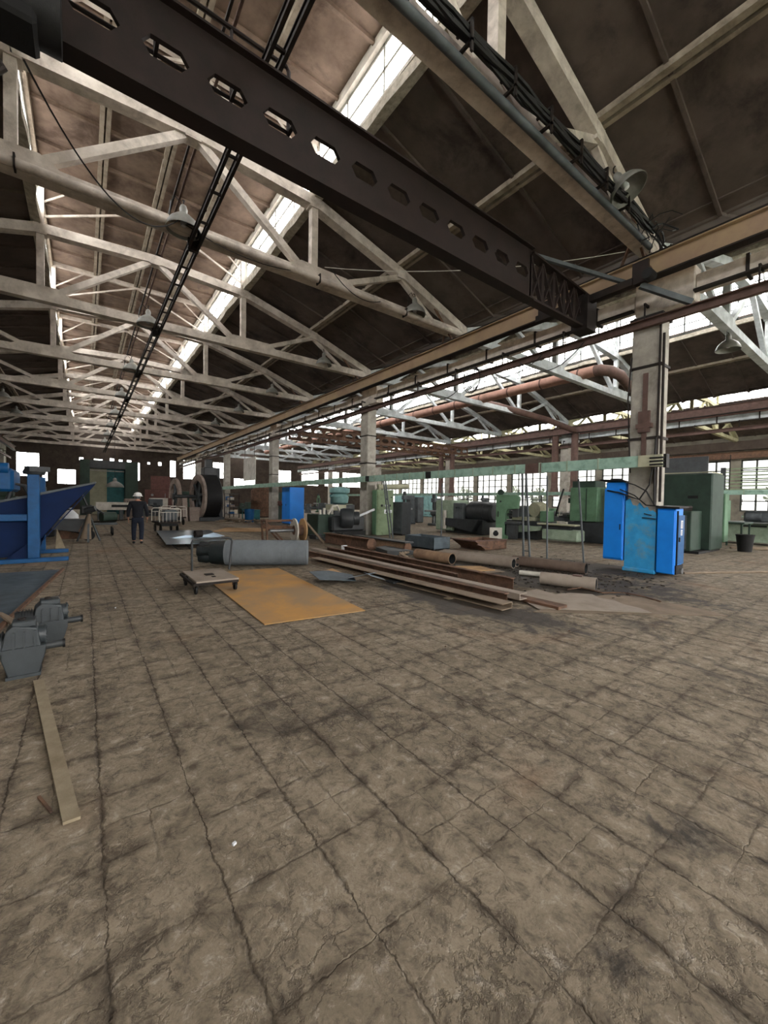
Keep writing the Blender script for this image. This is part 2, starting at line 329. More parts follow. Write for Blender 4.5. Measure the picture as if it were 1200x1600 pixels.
def floor_mat():
    k = NT('worn_block_floor'); tc = k.n('ShaderNodeTexCoord').outputs['Object']
    sep = k.n('ShaderNodeSeparateXYZ'); k.l(tc, sep.inputs[0]); X, Y = sep.outputs[0], sep.outputs[1]
    wob = k.noise(tc, 2.3, 3, .6); wob2 = k.noise(tc, 14, 3, .7)
    dx = k.math('MULTIPLY', k.math('SUBTRACT', wob, .5), .04); dx = k.math('ADD', dx, k.math('MULTIPLY', k.math('SUBTRACT', wob2, .5), .045))
    chip = k.noise(tc, 3.1, 5, .7)
    wdv = k.math('ADD', .004, k.math('MULTIPLY', k.ramp(chip, [(.42, BW(0)), (.72, BW(1))]), .03))
    def joint(c, off, per):
        a = k.math('ADD', k.math('SUBTRACT', c, off), dx); a = k.math('DIVIDE', a, per)
        fr = k.math('FRACT', k.math('ADD', a, .5)); d = k.math('MULTIPLY', k.math('ABSOLUTE', k.math('SUBTRACT', fr, .5)), per)
        return k.math('SUBTRACT', 1, k.math('DIVIDE', d, wdv), clamp=True), d
    jx, ddx = joint(X, .06, .4); jy, ddy = joint(Y, .68, .47)
    big = k.noise(tc, .35, 5, .65, .4); mid = k.noise(tc, 1.6, 8, .75, .5); fine = k.noise(tc, 9, 9, .8, .5); grain = k.noise(tc, 70, 4, .75)
    blot = k.noise(tc, 5.2, 7, .72, 1.1)
    base = k.ramp(mid, [(.28, srgb('706656')), (.45, srgb('8b7f6d')), (.58, srgb('9b8e7b')), (.78, srgb('afa290'))])
    base = k.mix(k.ramp(big, [(.3, BW(0)), (.7, BW(.45))]), base, srgb('877a67'))
    base = k.mix(k.math('MULTIPLY', k.ramp(fine, [(.38, BW(1)), (.5, BW(0))]), .7), base, srgb('4d453c'))
    base = k.mix(k.math('MULTIPLY', k.ramp(fine, [(.55, BW(0)), (.68, BW(1))]), .6), base, srgb('cfc5b7'))
    base = k.mix(k.math('MULTIPLY', k.ramp(grain, [(.32, BW(1)), (.52, BW(0))]), .35), base, srgb('5a5045'))
    vn = k.n('ShaderNodeVectorMath', operation='ADD'); ns = k.n('ShaderNodeTexNoise'); ns.inputs['Scale'].default_value = 2.6; ns.inputs['Detail'].default_value = 7; ns.inputs['Roughness'].default_value = .7
    k.l(tc, ns.inputs['Vector']); sc = k.n('ShaderNodeVectorMath', operation='SCALE'); k.l(ns.outputs['Color'], sc.inputs[0]); sc.inputs['Scale'].default_value = .42
    k.l(tc, vn.inputs[0]); k.l(sc.outputs[0], vn.inputs[1])
    def vor(scale, wd):
        v = k.n('ShaderNodeTexVoronoi', feature='DISTANCE_TO_EDGE'); v.inputs['Scale'].default_value = scale; k.l(vn.outputs[0], v.inputs['Vector'])
        return k.math('SUBTRACT', 1, k.math('DIVIDE', v.outputs['Distance'], wd), clamp=True)
    wear = k.ramp(k.noise(tc, .9, 5, .7), [(.42, BW(0)), (.56, BW(1))])
    wear2 = k.ramp(k.noise(tc, 1.9, 5, .65), [(.4, BW(.05)), (.62, BW(1))])
    cr1 = k.math('MULTIPLY', vor(3.4, .05), wear); cr2 = k.math('MULTIPLY', vor(9, .09), k.math('MULTIPLY', wear, wear2))
    cr1 = k.math('MULTIPLY', cr1, k.ramp(chip, [(.4, BW(0)), (.55, BW(1))]))
    jx2, e1 = joint(X, .26, .4); jy2, e2 = joint(Y, .915, .47)
    sm = k.ramp(k.noise(tc, 1.3, 3, .6), [(.45, BW(0)), (.55, BW(1))])
    half = k.math('MULTIPLY', k.math('MAXIMUM', jx2, jy2), k.math('MULTIPLY', sm, .5))
    line = k.math('MAXIMUM', k.math('MAXIMUM', half, k.math('MULTIPLY', jx, .85)), k.math('MULTIPLY', jy, k.math('ADD', .18, k.math('MULTIPLY', wear2, .45))))
    line = k.math('MAXIMUM', line, k.math('MULTIPLY', k.math('MAXIMUM', cr1, cr2), .75))
    near = k.math('SUBTRACT', 1, k.math('DIVIDE', k.math('MINIMUM', ddx, ddy), .075), clamp=True)
    grime = k.math('MULTIPLY', near, k.ramp(blot, [(.44, BW(0)), (.58, BW(1))]))
    col = k.mix(k.math('MULTIPLY', grime, .8), base, srgb('463d33'))
    col = k.mix(k.math('MULTIPLY', line, .8), col, srgb('352e27'))
    st = k.ramp(k.noise(tc, 1.15, 8, .7, .9), [(.55, BW(0)), (.66, BW(1))])
    st2 = k.ramp(blot, [(.6, BW(0)), (.68, BW(1))])
    def blob(cx, cy, rx, ry):
        a = k.math('DIVIDE', k.math('SUBTRACT', X, cx), rx); b = k.math('DIVIDE', k.math('SUBTRACT', Y, cy), ry)
        d = k.math('ADD', k.math('MULTIPLY', a, a), k.math('MULTIPLY', b, b)); return k.math('SUBTRACT', 1, k.math('POWER', d, .5), clamp=True)
    pat = k.math('MAXIMUM', blob(8.0, 5.4, 2.4, 4.6), k.math('MAXIMUM', blob(4.9, 4.4, .9, 2.6), blob(10.3, 5.0, 1.6, 2.6)))
    pat = k.math('MAXIMUM', pat, k.math('MULTIPLY', k.math('MAXIMUM', blob(2.35, .62, .25, .28), blob(1.5, .55, .2, .2)), .45))
    pm = k.math('ADD', k.math('MULTIPLY', pat, 1.9), k.math('MULTIPLY', k.math('SUBTRACT', mid, .57), 4.5)); pm = k.math('MULTIPLY', k.math('MULTIPLY', pm, 2.0, clamp=True), k.ramp(pat, [(0, BW(0)), (.22, BW(1))]))
    s = k.math('MAXIMUM', k.math('MULTIPLY', st, .65), k.math('MULTIPLY', k.math('MULTIPLY', st2, wear2), .8)); s = k.math('MAXIMUM', s, k.math('MULTIPLY', pm, .9))
    col = k.mix(s, col, srgb('332e29'))
    col = k.mix(k.ramp(k.noise(tc, .55, 4, .6, .5), [(.56, BW(0)), (.72, BW(.35))]), col, srgb('8a6344'))
    p = k.n('ShaderNodeBsdfPrincipled'); k.l(col, p.inputs['Base Color']); p.inputs['Specular IOR Level'].default_value = .25
    rg = k.math('SUBTRACT', .88, k.math('MULTIPLY', s, .25)); k.l(rg, p.inputs['Roughness'])
    hgt = k.math('SUBTRACT', k.math('ADD', k.math('MULTIPLY', fine, .6), k.math('MULTIPLY', mid, .5)), line)
    hgt = k.math('ADD', hgt, k.math('MULTIPLY', grain, .12))
    bp = k.n('ShaderNodeBump'); bp.inputs['Strength'].default_value = .6; bp.inputs['Distance'].default_value = .012
    k.l(hgt, bp.inputs['Height']); k.l(bp.outputs[0], p.inputs['Normal']); k.l(p.outputs[0], k.out.inputs[0])
    return k.m
M['floor'] = floor_mat()
# ================================================================ SETTING
struct(MB().box(XC[0] - .6, XC[3] + .4, Y0 - .4, Y1 + .4, -.3, 0), 'floor', M['floor'])
def wall(name, m, plane, c0, c1, a0, a1, z0, z1, holes):
    """wall slab with rectangular openings; plane 'x' or 'y'; holes (a0,a1,z0,z1) not overlapping along a"""
    b = MB()
    def bx(p, q, r, s):
        if q - p < 1e-4 or s - r < 1e-4: return
        b.box(c0, c1, p, q, r, s) if plane == 'x' else b.box(p, q, c0, c1, r, s)
    cur = a0
    for h in sorted(holes):
        bx(cur, h[0], z0, z1); bx(h[0], h[1], z0, h[2]); bx(h[0], h[1], h[3], z1); cur = h[1]
    bx(cur, a1, z0, z1)
    return struct(b, name, m)
NW = [0]
def window(plane, c, a0, a1, z0, z1, nv, nh, fm, t=.05, gm='glass', th=None):
    NW[0] += 1
    f = MB(); g = MB()
    def bx(mb, p, q, r, s, d):
        mb.box(c - d, c + d, p, q, r, s) if plane == 'x' else mb.box(p, q, c - d, c + d, r, s)
    bx(f, a0, a1, z0, z0 + t, t / 2); bx(f, a0, a1, z1 - t, z1, t / 2); bx(f, a0, a0 + t, z0, z1, t / 2); bx(f, a1 - t, a1, z0, z1, t / 2)
    for i in range(1, nv): x = a0 + (a1 - a0) * i / nv; bx(f, x - t / 2, x + t / 2, z0, z1, t / 2)
    for i in range(1, nh): z = z0 + (z1 - z0) * i / nh; bx(f, a0, a1, z - (th or t / 3), z + (th or t / 3), t / 2)
    o = struct(f, 'window_%d' % NW[0], fm)
    bx(g, a0, a1, z0, z1, .004)
    g.build('pane', M[gm], o)
    return o
M['winframe'] = mat('old_window_steel', '4b4f4b', '3b3f3c', 4, .7)
M['winpale'] = mat('pale_window_steel', '8c8c84', '77776f', 4, .7)

# ---- right outer wall, windows between piers
holes = []
ys = [-8, -2, 4, 10, 16, 22, 28, 34, 40, 46, 52, 58]
for y in ys: holes.append((y + .35, y + 5.65, 1.25, 5.85))
wall('wall_right', M['wall'], 'x', XC[3], XC[3] + .3, Y0, Y1, 0, 9.0, holes)
for y in ys: window('x', XC[3] + .15, y + .35, y + 5.65, 1.25, 5.85, 5, 5, M['winframe'], .12, 'grimyglass', .045)
# ---- end wall
ew = [(-.6, -.1, 6.2, 6.7), (.9, 1.9, 6.1, 6.6), (2.6, 3.15, 6.2, 6.8), (3.6, 4.1, 6.2, 6.7), (4.5, 5.1, 6.2, 6.7), (6.9, 7.3, 6.2, 6.6), (8.2, 8.7, 6.1, 6.7), (-6.55, -4.39, 3.95, 6.85), (-4.2, -3.6, 3.44, 4.88), (-2.76, -.88, 3.15, 5.06), (5.47, 6.07, 3.9, 6.44), (9.7, 10.5, 4.6, 7.0), (11.4, 13.1, 4.4, 7.2),
      (15.5, 17.4, 4.75, 7.2), (18.6, 22.0, 3.6, 4.9), (24.5, 28.1, 4.3, 6.6), (30.0, 33.3, 4.2, 6.9), (34.5, 37.5, 4.2, 6.9), (38.2, 42.4, 4.2, 6.9), (42.9, 46.2, 4.2, 6.9)]
wall('wall_end', M['brick'], 'y', Y1, Y1 + .3, XC[0] - .3, XC[3] + .3, 0, 12.7, ew)
for i, h in enumerate(ew): window('y', Y1 + .15, h[0], h[1], h[2], h[3], max(1, round((h[1] - h[0]) / 1.0)), max(1, round((h[3] - h[2]) / .8)), M['winframe'], .06)
# small gaps in the panels near the top of the end wall
# ---- left wall and back wall
wall('wall_left', M['wall'], 'x', XC[0] - .6, XC[0] - .3, Y0, Y1, 0, 9.0, [])
fill_windows = [(x, x + 4.6, 1.8, 6.4) for x in (-5.5, .2, 5.4, 12.5, 18.5, 24, 30.5, 36, 41.5)]  # unseen windows behind the camera, added to let in fill light
wall('wall_back', M['wall'], 'y', Y0 - .3, Y0, XC[0] - .6, XC[3] + .3, 0, 12.7, fill_windows)
for h in fill_windows: window('y', Y0 - .15, h[0], h[1], h[2], h[3], 4, 4, M['winframe'], .07)

# ---- roof: three bays, each with sloping slabs and a raised glazed lantern
NODE = [(0, 9.85), (3, 9.68), (6, 8.85), (9, 7.75)]
def roof_z(d): # top surface of the truss's upper chord at distance d from the ridge
    for (a, za), (b, zb) in zip(NODE, NODE[1:]):
        if d <= b: return za + (zb - za) * (d - a) / (b - a)
    return NODE[-1][1]
roofmats = [M['roof'], M['roof'], M['roof']]
for bi, c in enumerate(BAY):
    ZL = [11.42, 12.5, 12.5][bi]
    for s in (-1, 1):
        b = MB(); g = .17; th = .14
        prof = [(c + s * 3.1, roof_z(3) + g), (c + s * 6, roof_z(6) + g), (c + s * 9.0, roof_z(9) + g)]
        poly = prof + [(x, z + th) for x, z in reversed(prof)]
        b.prism(poly, Y0, Y1, 'y')
        o = struct(b, 'ceiling', M['roof'])
        # ribs across the slabs, one part per slope
        r = MB()
        y = Y0 + .75
        while y < Y1:
            for (xa, za), (xb, zb) in zip(prof, prof[1:]):
                r.bar((xa, y, za - .03), (xb, y, zb - .03), .07, .08)
            y += 1.5
        r.build('slab_rib', M['roof'], o)
        j = MB()
        for (xa, za) in prof[1:2]:
            j.bar((xa - s * .09, Y0, za - .05), (xa - s * .09, Y1, za - .05), .14, .12); j.bar((xa + s * .1, Y0, za - .06), (xa + s * .1, Y1, za - .06), .1, .12)
        j.build('slab_joint', M['ribw'], o)
        # lantern upstand, rough concrete lip and sill ledges
        xs = c + s * 3.0
        if bi: TB = (9.62, 9.66, 9.82, 9.80)
        else: TB = (9.70, 9.74, 9.98, 9.93)
        u = MB(); n = 150; vs = []; fs = []
        for i in range(n + 1):
            yy = Y0 + (Y1 - Y0) * i / n; q = rnd.uniform(-.035, .035); q2 = rnd.uniform(-.03, .03)
            vs += [(xs - s * (.02 + q), yy, TB[0] + q2), (xs + s * .22, yy, TB[1]), (xs + s * .22, yy, TB[2]), (xs - s * .02 - q * s, yy, TB[3] + q2)]
        for i in range(n):
            for q in range(4): fs.append((4 * i + q, 4 * i + (q + 1) % 4, 4 * i + 4 + (q + 1) % 4, 4 * i + 4 + q))
        u.add(vs, fs)
        struct(u, 'trim_%d' % (bi * 4 + (s + 1) // 2 * 2 + 1), M['lip'])
        q = MB()
        if bi == 0: q.box(*sorted((xs + s * .02, xs + s * .22)), Y0, Y1, 9.98, 10.06); q.box(*sorted((xs + s * .08, xs + s * .22)), Y0, Y1, 10.09, 10.16)
        q.box(*sorted((xs + s * .0, xs + s * .22)), Y0, Y1, ZL - .22, ZL)
        struct(q, 'trim_%d' % (bi * 4 + (s + 1) // 2 * 2 + 2), M['white'] if s > 0 else M['ribw'])
        for y in range(-8, 64, 6):
            window('x', xs + s * .12, y + .06, min(y + 5.94, Y1 - .05), 10.16 if bi == 0 else 9.86, ZL - .22, 4 if bi == 0 else 6, 2 if bi == 0 else 5, M['winpale'] if bi != 1 else M['winframe'], .04 if bi != 1 else .055)
        # solid end piece of the lantern behind the camera
    lc = MB(); lc.box(c - 3.3, c + 3.3, Y0, Y1, ZL, ZL + .18)
    o = struct(lc, 'ceiling', M['lantern'])
    r = MB()
    y = Y0 + .75
    while y < Y1: r.box(c - 3.1, c + 3.1, y - .04, y + .04, ZL - .09, ZL + .01); y += 1.5
    r.build('slab_rib', M['lantern'], o)
    r = MB()
    for xx in (-1.5, 0, 1.5): r.box(c + xx - .12, c + xx - .02, Y0, Y1, ZL - .12, ZL + .01); r.box(c + xx + .02, c + xx + .12, Y0, Y1, ZL - .12, ZL + .01)
    r.build('slab_joint', M['ribw'], o)
    # end gables above roof height
    for (ya, yb) in ((Y0 - .3, Y0), ):
        struct(MB().box(c - 3.3, c + 3.3, ya - .0, yb, 11.0, ZL + .18), 'trim_%d' % (20 + bi), M['wall'])
for k, x in enumerate((XC[1], XC[2])):
    struct(MB().box(x - .35, x + .35, Y0, Y1, 8.02, 8.3), 'trim_%d' % (30 + k), M['roof'])
struct(MB().box(XC[0] - .6, XC[0] + .2, Y0, Y1, 7.98, 8.3), 'trim_32', M['roof'])
struct(MB().box(XC[3] - .2, XC[3] + .5, Y0, Y1, 7.98, 9.0), 'trim_33', M['roof'])

# ---- outside: ground and a few trees seen through the side windows
struct(MB().box(-80, 140, -60, 140, -.5, -.32), 'trim_40', M['grass'])
def tree(x, y, h, sd):
    r = random.Random(sd)
    t = T('tree', 'leafy green tree seen through the dusty side windows', 'tree', (x, y, -.32), 'trees beyond the right-hand windows')
    MB().tube([(x, y, -.32), (x + .1, y, h * .4), (x, y + .2, h * .7)], [.22, .16, .08], 8).build('trunk', M['bark'], t)
    b = MB()
    for i in range(420):
        a = r.uniform(0, 2 * pi); zz = r.uniform(-1, 1); rr = r.random() ** .4
        p = Vector((x + cos(a) * sqrt(1 - zz * zz) * rr * h * .36, y + sin(a) * sqrt(1 - zz * zz) * rr * h * .36, h * .6 + zz * rr * h * .38))
        q = r.uniform(.12, .3); e = Vector((r.uniform(-1, 1), r.uniform(-1, 1), r.uniform(-1, 1))).normalized(); g = e.orthogonal().normalized(); hh = e.cross(g)
        b.add([p - g * q, p - hh * q * .6, p + g * q, p + hh * q * .6], [(0, 1, 2, 3)])
    b.build('crown', M['leaf'], t)
for i, (x, y, h) in enumerate([(56, 8, 4.6), (55, 12.5, 3.8), (58, 17, 4.8), (55, 22, 4.2), (59, 28, 5), (56, 35, 4.4), (60, 43, 5), (58, 52, 4.8)]): tree(x, y, h, i)

# ================================================================ COLUMNS
ORD = ['nearest', 'second', 'third', 'fourth', 'fifth', 'sixth', 'seventh', 'eighth', 'ninth', 'tenth', 'eleventh']
def column(x, y, label, m, w=.5, d=.62, ztop=7.35):
    t = T('concrete_column', label, 'column', (x, y, 0), 'concrete columns of the hall')
    MB().bbox(x - w / 2, x + w / 2, y - d / 2, y + d / 2, 0, 6.16, .025).build('shaft', m, t)
    c = MB()
    c.box(x - w / 2 - .06, x + w / 2 + .06, y - d / 2 - .04, y + d / 2 + .04, 5.98, 6.1)
    c.build('steel_collar', M['darksteel'], t)
    return t
cols = {}
for i, y in enumerate((4, 16, 28, 40, 52)):
    lab = ['nearest concrete column on the right, its foot painted blue between two blue cabinets', 'concrete column behind the green control cabinet with round gauges', 'concrete column rising behind the tall blue cabinet, third in the near row', 'pale concrete column beside the black drum machine, fourth in the near row', 'farthest concrete column of the near row, beyond the black drum machine'][i]
    cols[('a', y)] = column(10.95, y, lab, M['column'])
for i, y in enumerate((16, 28, 40, 52)):
    lab = ['column of the far row behind the light green box, brown pipes beside it', 'second column of the far row, dark brown pipes beside it', 'third column of the far row, seen past the mint green duct', 'farthest column of the far row'][i]
    cols[('b', y)] = column(28.95, y, lab, M['column'])
cols[('b', 4)] = column(28.95, 4, 'far-row column at the right edge beyond the dark green machine', M['column'])
column(-7.05, 58, 'pale column against the left wall at the far end', M['column'])
# nearest column: rusty switch rail, straps, blue foot, conduits
t = cols[('a', 4)]
b = MB(); xf = 10.70
b.prism([(3.67, 0), (4.33, 0), (4.33, 1.72), (4.24, 1.78), (4.18, 1.62), (4.08, 1.6), (4.02, 1.68), (3.93, 1.55), (3.86, 1.58), (3.8, 1.48), (3.74, 1.5), (3.67, 1.44)], 10.672, xf - .005, 'x'); b.box(xf - .03, 11.22, 3.665, 3.69, 0, 1.4)
b.bbox(10.63, 11.26, 3.65, 4.36, 0, .1, .02)
b.build('blue_plinth', M['bluecol'], t)['label'] = 'faded blue painted foot'
b = MB()
for z in (3.18, 4.88): b.box(10.67, 11.23, 3.66, 4.34, z, z + .06)
b.build('strap', M['darksteel'], t)
b = MB(); b.box(10.66, 10.70, 3.93, 4.03, 2.75, 4.75); b.box(10.62, 10.70, 3.86, 4.10, 3.35, 3.85); b.box(10.6, 10.70, 3.8, 4.14, 3.45, 3.55)
b.build('rusty_rail', M['rustred'], t)['label'] = 'rusty red steel rail bolted to the column'
b = MB(); b.tube([(10.68, 3.70, 6.1), (10.68, 3.70, 1.6)], .025, 8); b.tube([(10.72, 3.64, 5.6), (10.72, 3.62, 1.7)], .03, 8); b.tube([(10.68, 4.3, 5.2), (10.64, 4.34, 4.2), (10.67, 4.3, 3.2), (10.66, 4.25, 2.4)], .018, 6)
b.build('conduit', M['darksteel'], t)
for i, (y) in enumerate((16, 28)):
    b = MB()
    for z in (3.4, 4.7): b.box(10.67, 11.23, y - .34, y + .34, z, z + .05)
    b.build('strap', M['darksteel'], cols[('a', y)])

# ================================================================ TRUSSES
def truss(c, y, m, label, group):
    zl = 11.42 if c < 5 else 12.5
    t = T('roof_truss', label, 'roof truss', (c, y, 7.4), group)
    MB().box(c - 8.95, c + 8.95, y - .13, y + .13, 7.45, 7.72).build('bottom_chord', m, t)
    b = MB(); P = [(-9, 7.72), (-6, 8.75), (-3, 9.58), (0, 9.75), (3, 9.58), (6, 8.75), (9, 7.72)]
    for (x0, z0), (x1, z1) in zip(P, P[1:]): b.bar((c + x0, y, z0), (c + x1, y, z1), .28, .27)
    for (x, z) in P: b.box(c + max(-8.95, min(8.95, x)) - .16, c + max(-8.95, min(8.95, x)) + .16, y - .135, y + .135, z - .17, z + .12)
    b.build('top_chord', m, t)
    for s in (-1, 1):
        MB().box(c + s * 3 - .09, c + s * 3 + .09, y - .1, y + .1, 7.7, 9.5).build('post', m, t)
        MB().bar((c + s * .15, y, 9.65), (c + s * 2.65, y, 7.75), .16, .17).build('diagonal', m, t)
        MB().bar((c + s * 3.9, y, 7.75), (c + s * 6, y, 8.65), .15, .15).build('diagonal', m, t)
        MB().bar((c + s * 6.05, y, 8.6), (c + s * 7.4, y, 7.7), .12, .12).build('diagonal', m, t)
        b = MB(); b.prism([(c + s * 2.3, 7.72), (c + s * 2.6, 7.9), (c + s * 4.0, 7.88), (c + s * 4.3, 7.72)], y - .12, y + .12, 'y'); b.build('gusset', m, t)
    # lantern frame standing on the truss
    b = MB()
    for s in (-1, 1):
        b.box(c + s * 2.98 - .07, c + s * 2.98 + .07, y - .07, y + .07, 9.6, zl)
        b.bar((c + s * 2.9, y, 10.0), (c + s * .1, y, zl - .17), .05, .06); b.bar((c + s * 2.95, y, 10.4), (c + s * 1.9, y, zl - .12), .04, .05)
    b.box(c - 3, c + 3, y - .06, y + .06, zl - .18, zl)
    b.build('lantern_frame', m, t)
    return t
where = ['carrying the cable bundle', 'beyond the crane bridge, with round pipe', 'third from the camera', 'fourth from the camera', 'fifth from the camera', 'sixth from the camera', 'seventh from the camera', 'eighth from the camera', 'ninth from the camera', 'tenth and farthest']
bw = ['left nave', 'middle bay', 'far bay by the windows']
for bi, c in enumerate(BAY):
    for i, y in enumerate(range(4, 64, 6)):
        w_ = where[i] if bi == 0 else where[i].replace('carrying the cable bundle', 'nearest the camera').replace('beyond the crane bridge, with round pipe', 'second from the camera')
        truss(c, y, [M['truss'], M['truss2'], M['truss3']][bi], '%s truss of the %s, %s' % (['whitewashed arched concrete', 'bluish white arched concrete', 'cream arched concrete'][bi], bw[bi], w_), 'roof trusses of the ' + bw[bi])

# pipe along the second truss, cables along the first
t = T('conduit_pipe', 'long round grey pipe clipped along the bottom of the second truss', 'pipe', (1.95, 9.78, 7.3))
MB().cyl((-6.8, 9.78, 7.5), (10.5, 9.78, 7.5), .085, 14).build('pipe_run', M['truss'], t, True)
b = MB(); [b.box(x, x + .03, 9.68, 9.90, 7.39, 7.62) for x in (-4, -1, 2, 5, 8)]; b.build('clip', M['darksteel'], t)
t = T('cable_bundle', 'black cable bundle strapped along the truss at top right', 'cable bundle', (6, 3.75, 7.6))
b = MB()
for k in range(9):
    yy = 3.64 + .035 * (k % 3) + .02; zz = 7.62 + .06 * (k // 3)
    pts = []
    for i in range(25):
        x = 0.5 + i * (10.0 - .5) / 24; pts.append((x, yy + rnd.uniform(-.015, .015), zz + rnd.uniform(-.02, .02) + .03 * sin(x * 3 + k)))
    b.tube(pts, .03, 6)
b.build('cables', M['cable'], t, True)
for x in [1.2 + .93 * i for i in range(9)]:
    b = MB(); b.box(x - .02, x + .02, 3.6, 3.88, 7.52, 7.56); b.box(x - .02, x + .02, 3.6, 3.63, 7.4, 7.8); b.box(x - .02, x + .02, 3.6, 3.88, 7.78, 7.81)
    b.build('clamp', M['darksteel'], t)
b = MB(); b.cyl((.5, 3.8, 7.42), (10.2, 3.8, 7.42), .06, 12); b.build('conduit', M['greymach'], t, True)
# ragged cable tails at the column head
b = MB()
for k in range(14):
    p = Vector((9.4 + rnd.uniform(0, .8), 3.7 + rnd.uniform(-.2, .2), 7.6)); q = p + Vector((rnd.uniform(.1, .5), rnd.uniform(-.6, .8), rnd.uniform(-.4, .12)))
    m_ = p.lerp(q, .5) + Vector((rnd.uniform(-.2, .2), rnd.uniform(-.2, .2), rnd.uniform(-.3, .2)))
    b.tube([p, p.lerp(m_, .5) + Vector((0, 0, .05)), m_, q.lerp(m_, .5), q], rnd.choice([.01, .014, .02]), 5)
b.build('frayed_tails', M['cable'], t)

# ================================================================ PENDANT LAMPS
def lamp(tilt=0):
    t = T('pendant_lamp', None, 'lamp', (0, 0, 0), 'bell lamps under the roof trusses')
    sh = MB().lathe((0, 0, 0), (0, 0, 1), [(.275, 0), (.28, .012), (.262, .08), (.215, .17), (.13, .25), (.07, .29), (.06, .3), (.06, .29), (.12, .24), (.205, .16), (.25, .08), (.268, .005), (.275, 0)], 28).build('lamp_shade', M['enamel'], t, True)
    MB().lathe((0, 0, .28), (0, 0, 1), [(.001, 0), (.06, 0), (.065, .1), (.045, .16), (.02, .18), (.001, .18)], 16).build('socket_housing', M['enamel'], t, True)
    MB().lathe((0, 0, .12), (0, 0, 1), [(.001, -.06), (.04, -.045), (.055, 0), (.045, .06), (.025, .12), (.02, .17)], 14).build('bulb', M['sticker'], t, True)
    MB().tube([(0, 0, .45), (0, 0, .52), (.02, .03, .56), (0, .06, .58)], .012, 6).build('hook', M['darksteel'], t)
    MB().tube([(0, 0, .42), (-.12, 0, .55), (-.2, 0, .45), (-.22, 0, .2), (-.18, 0, .1)], .008, 5).build('supply_wire', M['cable'], t)
    return t
proto = lamp()
lamps = []
for i, y in enumerate(range(10, 58, 6)):
    lamps.append((1.72, y - .30, 7.38, 0, 'grey bell lamp at mid-span under the %s truss, by the dark ceiling rail' % ['second', 'third', 'fourth', 'fifth', 'sixth', 'seventh', 'eighth', 'ninth'][i]))
for i, y in enumerate(range(10, 46, 6)):
    lamps.append((8.35, y - .28, 7.5, 0, 'grey bell lamp near the crane rail end of the %s truss' % ['second', 'third', 'fourth', 'fifth', 'sixth', 'seventh'][i]))
for i, y in enumerate(range(22, 46, 6)):
    lamps.append((-4.0, y - .28, 7.6, 0, 'grey bell lamp at the left end of the %s truss' % ['fourth', 'fifth', 'sixth', 'seventh'][i]))
for i, (x, y, z, r, lb) in enumerate(lamps):
    o = proto if i == 0 else copy_tree(proto, None)
    o.location = (x, y, z); o['label'] = lb; o.scale = (1.25, 1.25, 1.2)
o = copy_tree(proto, None); o.location = (8.35, 3.5, 7.62); o.rotation_euler = Vector((-.108, .486, .867)).to_track_quat('Z', 'Y').to_euler(); o.scale = (1.2, 1.2, 1.1); o['label'] = 'large tilted grey-green bell lamp at upper right beside the cable bundle'
# white lamp under the middle-bay truss
o = copy_tree(proto, None); o.location = (17.3, 4.0, 6.87); o['label'] = 'pale bell lamp beyond the nearest column in the middle bay'

# ================================================================ CEILING RAILS
t = T('ceiling_rail', 'dark double rail running down the middle under the trusses', 'rail', (1.95, 30, 7.1))
MB().ibeam((1.88, 4.0, 7.28), (1.88, 62, 7.28), .05, .14).build('rail_bar', M['darksteel'], t); MB().ibeam((2.06, 4.0, 7.28), (2.06, 62, 7.28), .05, .14).build('rail_bar', M['darksteel'], t)
for y in range(4, 62, 6): MB().box(1.86, 2.08, y - .04, y + .04, 7.18, 7.46).build('hanger_clip', M['darksteel'], t)
for y in range(5, 62, 1): MB().box(1.86, 2.08, y - .02, y + .02, 7.26, 7.3).build('cross_tie', M['darksteel'], t)
t = T('ceiling_rail', 'thinner dark double pipe above the truss tops inside the lantern', 'rail', (2.1, 30, 9.95))
b = MB(); b.bar((2.0, 3, 9.98), (2.0, 60, 9.98), .045, .06); b.build('rail_bar', M['darksteel'], t); b = MB(); b.bar((2.14, 3, 9.98), (2.14, 60, 9.98), .045, .06); b.build('rail_bar', M['rustred'], t)
for y in range(4, 60, 6): MB().box(1.96, 2.18, y - .03, y + .03, 9.86, 10.0).build('cross_tie', M['darksteel'], t)

# ================================================================ CRANE RUNWAYS
def runway(x, s, label, ym=62, m1='yellow', start=-2):
    """steel rail beam hung beside the column line; s = side towards the bay"""
    t = T('crane_runway', label, 'crane rail', (x, 30, 5.6))
    MB().ibeam((x + s * .65, start, 7.0), (x + s * .65, ym, 7.0), .22, .46, .025).build('rail_beam', M[m1], t)
    b = MB(); b.bar((x + s * .65, start, 7.25), (x + s * .65, ym, 7.25), .24, .03); b.bar((x + s * .65, start, 6.765), (x + s * .65, ym, 6.765), .25, .035); b.build('flange_edge', M['darksteel'], t)
    b = MB(); b.channel((x + s * .35, start, 5.9), (x + s * .35, ym, 5.9), .12, .2, .02, -s); b.build('conductor_channel', M['rustred'], t)
    for y in range(max(4, start + 1), ym, 6):
        h = MB(); h.bar((x + s * .6, y - .05, 7.25), (x + s * 1.9, y - .05, 8.5), .05, .07); h.bar((x + s * .6, y + .5, 7.25), (x + s * .8, y + .1, 7.9), .05, .05)
        h.bar((x + s * .62, y, 7.25), (x + s * .25, y, 7.75), .06, .06)
        h.build('hanger', M['rust'], t)
    for y in range(start + 2, ym, 2): g = MB(); g.bar((x + s * .4, y, 5.98), (x + s * .4, y, 6.35), .03, .03); g.box(*sorted((x + s * .1, x + s * .42)), y - .02, y + .02, 6.3, 6.36); g.build('drop_rod', M['darksteel'], t)
    return t
